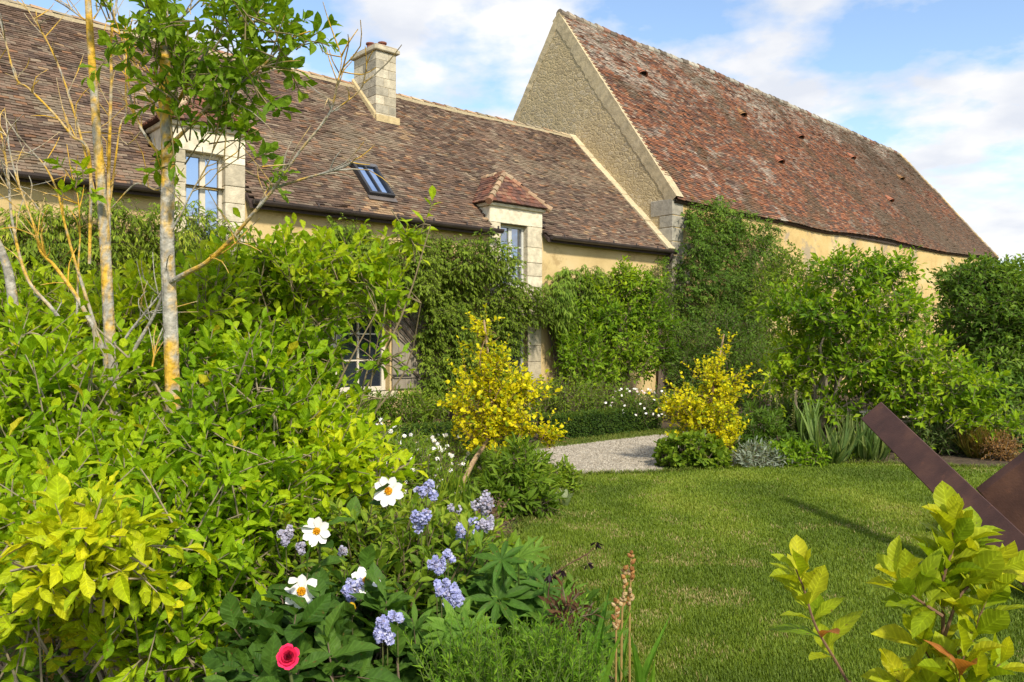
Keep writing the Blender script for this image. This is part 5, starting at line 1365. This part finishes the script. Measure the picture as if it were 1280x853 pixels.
shrub('lime_shrub', 'yellowest leafy branch tip, sticking out low at the left of the lime shrub', 'shrub', gd(2.2, 120),
      [lobe(115, 655, 48, 34, 2.2, .14), lobe(80, 690, 50, 34, 2.15, .14), lobe(140, 700, 44, 34, 2.2, .14)], 74, [(.26, .40, .008), (.42, .50, .010), (.62, .60, .014), (.76, .64, .02)], L=.088, tpl=T_NEAR, nl=9, tl=.2, seed=141, stems=False, bark=(.30, .25, .16), upw=.4, gap=.15, outw=.5)
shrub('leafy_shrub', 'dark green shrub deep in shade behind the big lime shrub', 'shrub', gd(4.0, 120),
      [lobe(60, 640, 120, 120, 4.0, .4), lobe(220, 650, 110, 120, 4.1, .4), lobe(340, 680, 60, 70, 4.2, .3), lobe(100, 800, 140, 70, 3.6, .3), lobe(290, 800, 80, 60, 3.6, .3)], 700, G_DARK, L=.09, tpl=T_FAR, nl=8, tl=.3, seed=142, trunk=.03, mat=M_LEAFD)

# ------------------------------------------------------------------ flowers in the foreground
def dome(mb, c, n, r, h, colr, seg=12, rings=4):
    ref = A(0, 0, 1) if abs(n[2]) < .9 else A(1, 0, 0); u = unit(np.cross(n, ref)); v = np.cross(n, u)
    V = [c + n * h]; f = []
    for i in range(1, rings + 1):
        t = i / rings * math.pi / 2
        for j in range(seg):
            a = 2 * math.pi * j / seg; V.append(c + (u * math.cos(a) + v * math.sin(a)) * r * math.sin(t) + n * h * math.cos(t))
    f3 = [(0, 1 + j, 1 + (j + 1) % seg) for j in range(seg)]
    f4 = [(1 + i * seg + j, 1 + (i + 1) * seg + j, 1 + (i + 1) * seg + (j + 1) % seg, 1 + i * seg + (j + 1) % seg) for i in range(rings - 1) for j in range(seg)]
    n0 = mb.n; mb.add(V, f3, colr); mb.f.append(np.array(f4) + n0)
DAHL_LEAF = [(.030, .075, .012), (.055, .125, .018), (.09, .18, .024), (.14, .23, .03)]
T_PETAL = leaf_tpl(6, 0.62, 0.60, 0.10, -0.06, 0.55, 0.0)
def stalk_leaves(mb, rng, pts, n, L, pal, tpl, t0=.3, angle=.9, w=1.0):
    P = smooth_path(pts, 6); i = (np.linspace(t0, .78, n) * (len(P) - 1)).astype(int); b = P[i]
    a = np.arange(n) * 2.4 + rng.uniform(0, 6); D = np.c_[np.cos(a), np.sin(a), np.full(n, .35)] + rng.normal(0, .15, (n, 3))
    leaves(mb, b, D, UP + rng.normal(0, .3, (n, 3)), L * rng.uniform(.7, 1.1, n), tpl, ramp(rng.random(n), pal), w)
def dahlia(label, u, v, d, diam, seed, face, missing=(), petals=8):
    rng = np.random.default_rng(seed); c = px(u, v, d)
    base = A(c[0] + rng.normal(0, .08), c[1] + rng.uniform(.05, .2), 0)
    t = thing('dahlia', label, 'flower', base, 'white dahlias in the foreground bed')
    n = unit(A(*face))
    m = MB(); pts = [base, base * .6 + c * .4 + A(.02, .03, 0), c - n * .05 - A(0, 0, .05), c - n * .004]; tube(m, pts, [.005, .003], (.10, .12, .03), 6, 5); m.build('stem', M_TWIG, t)
    l = MB(); stalk_leaves(l, rng, pts, 14, .11, DAHL_LEAF, T_OVAL, .35); l.build('foliage', M_LEAF, t)
    f = MB(); ref = A(0, 0, 1); uu = unit(np.cross(n, ref)); vv = np.cross(n, uu); ph_ = rng.uniform(0, 1)
    ks = [k for k in range(petals) if k not in missing]
    ang = np.array([(k + ph_) * 2 * math.pi / petals for k in ks]) + rng.normal(0, .06, len(ks))
    dd = np.outer(np.cos(ang), uu) + np.outer(np.sin(ang), vv)
    lift = .12 + rng.normal(0, .08, len(ks)); lay = np.array([.002 * (k % 2) for k in ks])
    leaves(f, c + dd * diam * .07 + np.outer(lay, n), dd + np.outer(lift, n), n + 0 * dd, diam * .52 * rng.uniform(.93, 1.04, len(ks)), T_PETAL, np.array([(.86, .83, .86)]) * rng.uniform(.93, 1.04, (len(ks), 1)))
    fo = f.build('flower', M_PETAL, t, smooth=True)
    e = MB(); dome(e, c + n * .002, n, diam * .15, diam * .07, (.62, .32, .012))
    k = 60; q = rsphere(rng, k); q = unit(q + n * 1.1); leaves(e, c + q * A(1, 1, 1) * diam * .10, q + n * .4, rng.normal(0, 1, (k, 3)), diam * .09, T_FAR, np.array([(.80, .46, .02)]) * rng.uniform(.7, 1.2, (k, 1)), 1.1)
    e.build('flower_centre', M_PETAL, fo); return t
dahlia('highest of the white single dahlias, orange centred and fully open', 486, 614, 2.9, .098, 151, (-.12, -1, .18))
dahlia('white single dahlia right beside the lime shrub\'s leaves, left of the highest dahlia', 396, 664, 2.55, .082, 152, (.05, -1, .15))
dahlia('lowest and largest open white dahlia, above the red rose', 377, 739, 2.3, .088, 153, (.05, -1, .12))
dahlia('half fallen white dahlia missing petals, beside a blue panicle', 458, 726, 2.4, .080, 154, (.25, -1, .5), missing=(2, 4, 5))
# rose
def rose(label, u, v, d, seed):
    rng = np.random.default_rng(seed); c = px(u, v, d); base = A(c[0] + .05, c[1] + .12, 0); t = thing('rose', label, 'flower', base)
    m = MB(); pts = [base, base * .5 + c * .5 + A(.02, .02, 0), c - A(0, 0, .02)]; tube(m, pts, [.006, .004], (.08, .10, .03), 6, 5); m.build('stem', M_TWIG, t)
    l = MB(); stalk_leaves(l, rng, pts, 14, .07, DAHL_LEAF, T_OVAL, .4); l.build('foliage', M_LEAF, t)
    f = MB(); n = unit(A(.08, -.85, .5)); uu = unit(np.cross(n, UP)); vv = np.cross(n, uu)
    for ring, (k, rr, lift, L) in enumerate(((7, .007, .25, .034), (7, .006, .7, .032), (6, .004, 1.3, .030), (5, .003, 2.2, .027), (4, .002, 4, .022))):
        a = np.arange(k) * 2 * math.pi / k + ring * .5 + rng.normal(0, .15, k); dd = np.outer(np.cos(a), uu) + np.outer(np.sin(a), vv)
        leaves(f, c + dd * rr, dd + n * lift, n - dd * .8, L * .72 * rng.uniform(.9, 1.1, k), leaf_tpl(6, .95, .62, .05, -.25, .5, .1), np.array([(.78, .035, .13)]) * (1.08 - ring * .17) * rng.uniform(.8, 1.2, (k, 1)))
    f.build('flower', M_PETAL, t, smooth=True)
    s = MB(); a = np.arange(5) * 1.257; dd = np.outer(np.cos(a), uu) + np.outer(np.sin(a), vv); leaves(s, c - n * .006 + 0 * dd, dd - n * .6, n + 0 * dd, .028, T_LANCE, np.tile(A(.09, .15, .03), (5, 1))); s.build('sepal', M_LEAF, t)
    return t
rose('crimson pink rose bloom low in the left foreground under the largest dahlia', 361, 822, 1.97, 160)
for label, u, v, d, s_ in (('round yellow dahlia bud on a thin stalk below the half fallen white dahlia', 440, 760, 2.3, 3), ('dark maroon flower bud just under the largest white dahlia', 366, 756, 2.5, 1), ('small red bud between lime shrub and largest dahlia', 334, 772, 2.5, 2)):
    rng = np.random.default_rng(s_); c = px(u, v, d); b = A(c[0], c[1] + .1, 0); t = thing('dahlia_bud' if s_ == 3 else 'rose_bud', label, 'flower bud', b)
    m = MB(); tube(m, [b, (b + c) / 2, c], [.003, .002], (.08, .09, .03), 5, 3); m.build('stem', M_TWIG, t)
    m = MB(); dome(m, c, unit(A(0, -.5, .8)), .012, .02, (.55, .36, .02) if s_ == 3 else (.12, .008, .015), 8, 3); dome(m, c, unit(A(0, .5, -.8)), .012, .008, (.10, .03, .02), 8, 3); m.build('bud', M_PETAL, t)

# blue panicles: one shrub, each panicle a part
CEA = thing('ceanothus', 'shrub with powder blue flower panicles among the dahlias', 'shrub', gd(2.9, 500))
lm, tm = MB(), MB(); rng = np.random.default_rng(170)
lbs = [lobe(470, 770, 60, 44, 2.7, .2), lobe(540, 730, 60, 44, 2.9, .2), lobe(540, 690, 46, 24, 3.2, .2), lobe(590, 705, 30, 22, 3.2, .2), lobe(440, 700, 44, 40, 3.0, .2), lobe(370, 700, 40, 30, 3.0, .2)]
P, O = lobe_pts(rng, lbs, 300, .7, .25, 5)
sprays(lm, tm, rng, P, O * .4 + A(0, 0, .8) + rng.normal(0, .4, P.shape), .2, 9, .06, T_MID, G_MID[1:] + [(.20, .27, .03)], twigc=(.12, .10, .05), bare=.2)
PAN = [(533, 613, 14, 16, 3.4), (527, 646, 15, 18, 3.2), (602, 627, 14, 22, 3.5), (588, 660, 22, 14, 3.3), (606, 656, 12, 12, 3.3), (566, 636, 10, 10, 3.5), (357, 668, 12, 14, 3.1), (375, 684, 9, 8, 3.1), (440, 739, 16, 14, 2.7), (546, 706, 16, 12, 2.9), (560, 699, 9, 9, 2.9),
       (552, 735, 12, 10, 2.75), (568, 745, 20, 13, 2.75), (497, 773, 11, 12, 2.5), (484, 788, 18, 15, 2.5), (478, 776, 8, 9, 2.5), (428, 688, 8, 8, 3.1)]
BL = [(.30, .32, .62), (.38, .40, .68), (.24, .26, .52), (.50, .51, .72), (.30, .27, .40)]
BL2 = [(.34, .33, .46), (.42, .41, .54), (.28, .26, .36), (.48, .46, .56), (.30, .25, .28)]
for (u, v, ru, rv, d) in PAN:
    d *= .88; c, r = lobe(u, v, ru, rv, d, .5 * (ru + rv) * d / F * .8)
    m = MB(); nb = 3 + int(ru > 11) * 2 + int(ru > 15) * 2
    subs = rsphere(rng, nb) * r * rng.uniform(.35, .85, (nb, 1)); Pq = []
    for sb in subs:
        k = int(20 + 2.2 * ru); q = rsphere(rng, k) * (rng.random(k) ** .4)[:, None] * r.mean() * .42 * A(1, 1, 1.25); Pq.append(c + sb + q)
    Pq = np.concatenate(Pq); pale = (u, v) in ((357, 668), (375, 684), (602, 627), (606, 656), (566, 636), (428, 688))
    florets(m, rng, Pq, .0062, BL2 if pale else BL, (4, 3, 2, 2, 1), 5)
    tubes(m, np.repeat(c[None] - A(0, 0, r[2] * .5), nb, 0), c + subs, .0012, .0008, (.22, .22, .20))
    tubes(m, Pq, Pq - unit(Pq - c) * .006 - A(0, 0, .004), .0005, .0004, (.20, .20, .22))
    pan = m.build('flower_panicle', M_PETAL, CEA); sk_ = MB()
    tube(sk_, [A(c[0] + .02, c[1] + .06, max(.2, c[2] - .45)), c - A(0, -.03, .2), c], [.003, .0015], (.11, .12, .04), 5, 3); sk_.build('stalk', M_TWIG, pan)
lm.build('foliage', M_LEAF, CEA); tm.build('stem', M_TWIG, CEA)

# broad dark foliage under the dahlias
shrub('dahlia_foliage', 'broad dark green leaves low in the foreground around the red rose', 'perennial', gd(2.4, 420),
      [lobe(380, 790, 60, 40, 2.4, .2), lobe(450, 800, 66, 44, 2.4, .2), lobe(400, 850, 90, 40, 2.2, .2), lobe(500, 835, 60, 34, 2.3, .2), lobe(330, 850, 50, 40, 2.2, .2), lobe(430, 680, 40, 40, 3.2, .2)], 230, DAHL_LEAF, L=.11, tpl=T_OVAL, nl=6, tl=.2, seed=180, trunk=.006, stems=False, angle=70, bare=.35, up=.9)
# lupins: palmate leaves on long stalks
def lupin(label, u, v, d, n, spread, seed, lf=(.07, .12)):
    rng = np.random.default_rng(seed); c = px(u, v, d); b = A(c[0], c[1] + .05, 0); t = thing('lupin', label, 'perennial', b, 'lupins in the foreground bed')
    k = spread * d / F
    for i in range(n):
        lm = MB()
        p = c + A(rng.normal(0, .5) * k, rng.normal(0, .5) * k * .8, rng.normal(0, .35) * k) if i else c
        ax = unit(A(rng.normal(0, .3), -.65 + rng.normal(0, .3), .8)); uu = unit(np.cross(ax, A(1, 0, .1))); vv = np.cross(ax, uu)
        m = rng.integers(8, 11); a = np.arange(m) * 2 * math.pi / m + rng.uniform(0, 1); dd = np.outer(np.cos(a), uu) + np.outer(np.sin(a), vv)
        leaves(lm, p + dd * .002, dd + ax * .22, ax + 0 * dd, rng.uniform(*lf) * rng.uniform(.85, 1.1, m), T_LANCE, np.array([ramp(np.array([rng.random()]), [(.06, .14, .020), (.10, .21, .026), (.16, .29, .036)])[0]]) * rng.uniform(.85, 1.15, (m, 1)), 1.05)
        tube(lm, [b + rng.normal(0, .03, 3) * A(1, 1, 0), (b + p) / 2 + A(0, 0, .08), p], [.003, .002], (.09, .13, .03), 5, 3, cap=False)
        lm.build('palmate_leaf', M_LEAF, t)
    return t
lupin('lupin with one big open star leaf in the bottom foreground', 572, 788, 2.3, 5, 60, 191, (.085, .11))
lupin('lupin clump spreading against the lawn, behind the big star leaf', 650, 752, 2.75, 22, 66, 192)
lupin('lupin clump below the dark drooping seed heads', 700, 780, 2.6, 14, 60, 193)
lupin('low lupin clump between blue panicles and star leaf', 600, 735, 2.8, 12, 60, 194)
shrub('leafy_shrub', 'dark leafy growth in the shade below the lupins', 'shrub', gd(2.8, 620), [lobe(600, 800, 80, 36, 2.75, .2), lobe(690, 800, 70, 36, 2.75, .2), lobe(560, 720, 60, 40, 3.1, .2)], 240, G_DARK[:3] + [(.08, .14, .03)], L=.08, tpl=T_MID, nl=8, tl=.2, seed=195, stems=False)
# feathery foliage at the very bottom
def feathery(label, lobes, n, seed, pal):
    rng = np.random.default_rng(seed); c0 = lobes[0][0]; t = thing('feathery_perennial', label, 'perennial', (c0[0], c0[1], 0)); lm, tm = MB(), MB()
    P, O = lobe_pts(rng, lobes, n, .9, .1, 4)
    sprays(lm, tm, rng, P - A(0, 0, .1), A(0, 0, 1.0) + rng.normal(0, .25, P.shape), .22, 34, .022, T_FARN, pal, angle=48, up=.4, twigc=(.09, .13, .03), tr=.0018, bare=.05, young=.35)
    lm.build('foliage', M_LEAF, t); tm.build('stem', M_TWIG, t); return t
feathery('fine feathery bright green plant at the bottom centre of the foreground', [lobe(600, 850, 60, 36, 2.1, .2), lobe(670, 840, 70, 44, 2.15, .2), lobe(720, 850, 40, 36, 2.2, .15)], 330, 200, [(.05, .13, .010), (.09, .21, .012), (.15, .29, .018), (.26, .40, .03)])
blades('iris', 'broad fresh green leaves at the bottom, left of the dried seed stalks', 'perennial', gd(2.4, 770), 20, .84, .2, [(.08, .19, .02), (.13, .28, .025), (.20, .36, .035)], 201, 1.0, lean=.2)
# dried brown pea-like leaves among the lupins
shrub('withered_lupin', 'brown withered leaves and pods among the lupins', 'perennial', gd(2.5, 720), [lobe(712, 768, 22, 22, 2.5, .06)], 26, [(.07, .035, .02), (.16, .08, .04), (.24, .14, .07)], L=.05, tpl=T_LANCE, nl=5, tl=.08, seed=202, stems=False, young=0)
# dried seed stalks
ss = thing('seed_stalk', 'dry orange brown seed stalks standing before the lawn', 'perennial', gd(2.45, 778)); rng = np.random.default_rng(210)
for pts in ([(788, 905), (787, 800), (788, 740), (789, 692)], [(776, 905), (777, 800), (780, 745), (781, 712)], [(768, 900), (770, 820), (770, 780), (769, 752)]):
    m = MB(); P = PX(pts, 2.45); P[0][2] = 0; Q = tube(m, P, [.004, .002], (.30, .20, .07), 6, 6); m.build('stem', M_TWIG, ss)
    for i in np.linspace(.45, 1, 22):
        c = Q[int(i * (len(Q) - 1))]; c = c + (Q[min(len(Q) - 1, int(i * (len(Q) - 1)) + 1)] - c) * rng.random(); a = rng.uniform(0, 6.28); dr = unit(A(math.cos(a), math.sin(a), .9)); s_ = rng.uniform(.007, .0105)
        pd = MB(); cc_ = A(*[(.42, .22, .07), (.50, .31, .13), (.33, .15, .05), (.56, .42, .22)][rng.integers(4)]) * rng.uniform(.8, 1.1)
        tube(pd, [c, c + dr * s_ * .5, c + dr * s_ * 1.2, c + dr * s_ * 2.0], [s_ * .15, s_ * .62, s_ * .66, s_ * .1], cc_, 7, 3); pd.build('seed_pod', M_PETAL, ss)
# dark drooping seed heads on a thin arching stem
dh = thing('dark_seed_head', 'thin arching stem with near black shrivelled heads above the lawn', 'perennial', gd(2.6, 690))
for pts in ([(680, 860), (684, 760), (690, 722), (712, 705), (735, 692), (746, 680)], [(700, 840), (702, 760), (703, 715)], [(722, 700), (733, 694), (735, 705)]):
    m = MB(); tube(m, PX(pts, 2.6), [.0025, .0012], (.10, .05, .035), 5, 4); m.build('stem', M_TWIG, dh)
for (u, v, s_) in ((746, 679, .010), (735, 706, .009), (688, 718, .012), (703, 713, .010)):
    m = MB(); k = 12; q = rsphere(rng, k); leaves(m, px(u, v, 2.6) + q * s_ * .4, q + A(0, 0, -1.0), rng.normal(0, 1, (k, 3)), s_ * 2.2, T_LANCE, np.tile(A(.018, .010, .014), (k, 1)) * rng.uniform(.6, 2, (k, 1)), 1.8); m.build('seed_head', M_PETAL, dh)

# ------------------------------------------------------------------ young magnolia in the right foreground
sp_ = thing('magnolia_sapling', 'yellow green magnolia shoots in the bottom right foreground', 'shrub', gd(1.9, 1170)); rng = np.random.default_rng(220)
lm, tm = MB(), MB(); G_SAP = [(.10, .19, .008), (.20, .30, .010), (.34, .40, .014), (.48, .46, .02)]
SH = [([(1200, 1200), (1185, 900), (1179, 830), (1179, 760), (1180, 720), (1192, 680), (1186, 650)], 1.9, .006),
      ([(1179, 800), (1200, 745), (1225, 725), (1250, 712)], 1.88, .004), ([(1178, 770), (1155, 755), (1137, 742), (1120, 722)], 1.86, .004), ([(1181, 735), (1200, 700), (1215, 672)], 1.95, .004), ([(1179, 830), (1215, 800), (1225, 770), (1235, 745)], 1.86, .004),
      ([(1130, 1100), (1075, 900), (1056, 847), (1021, 786), (1006, 740), (995, 712)], 1.95, .005), ([(1185, 900), (1220, 860), (1250, 830)], 1.8, .004), ([(1185, 920), (1150, 870), (1120, 850)], 1.85, .004), ([(1190, 950), (1195, 880), (1200, 850), (1205, 820)], 1.8, .004), ([(1179, 850), (1160, 820), (1150, 800)], 1.9, .003)]
for k, (pts, d, r) in enumerate(SH):
    P = PX(pts, d)
    if k in (0, 5): P[0][2] = 0.0
    Q = tube(tm, P, [r, r * .7, r * .4], (.17, .10, .06), 6, 5)
    t0 = {0: .50, 5: .48}.get(k, .15); n = {0: 34, 5: 20}.get(k, 15)
    i = (np.linspace(t0, 1, n) * (len(Q) - 1)).astype(int); b = Q[i]; tan = unit(np.gradient(Q, axis=0))[i]
    a = np.arange(n) * 2.4 + rng.uniform(0, 6); uu = unit(np.cross(tan, A(0, 1, .2))); vv = np.cross(tan, uu)
    tt = np.linspace(0, 1, n)[:, None]
    D = tan * (.45 + .9 * tt ** 3) + uu * np.cos(a)[:, None] + vv * np.sin(a)[:, None] * .8 + A(0, 0, .35)
    N = tan * .9 + A(0, -.35, .5) + rng.normal(0, .25, (n, 3))
    C = ramp(np.clip(.15 + .55 * rng.random(n) + .3 * tt[:, 0], 0, 1), G_SAP)
    C[rng.random(n) < .02] = (.42, .16, .04)
    leaves(lm, b, D, N, rng.uniform(.085, .128, n) * (1 - .25 * tt[:, 0] ** 4), T_NEAR, C, rng.uniform(.9, 1.15, n))
lm.build('foliage', M_LEAF, sp_, smooth=True); tm.build('stem', M_TWIG, sp_)
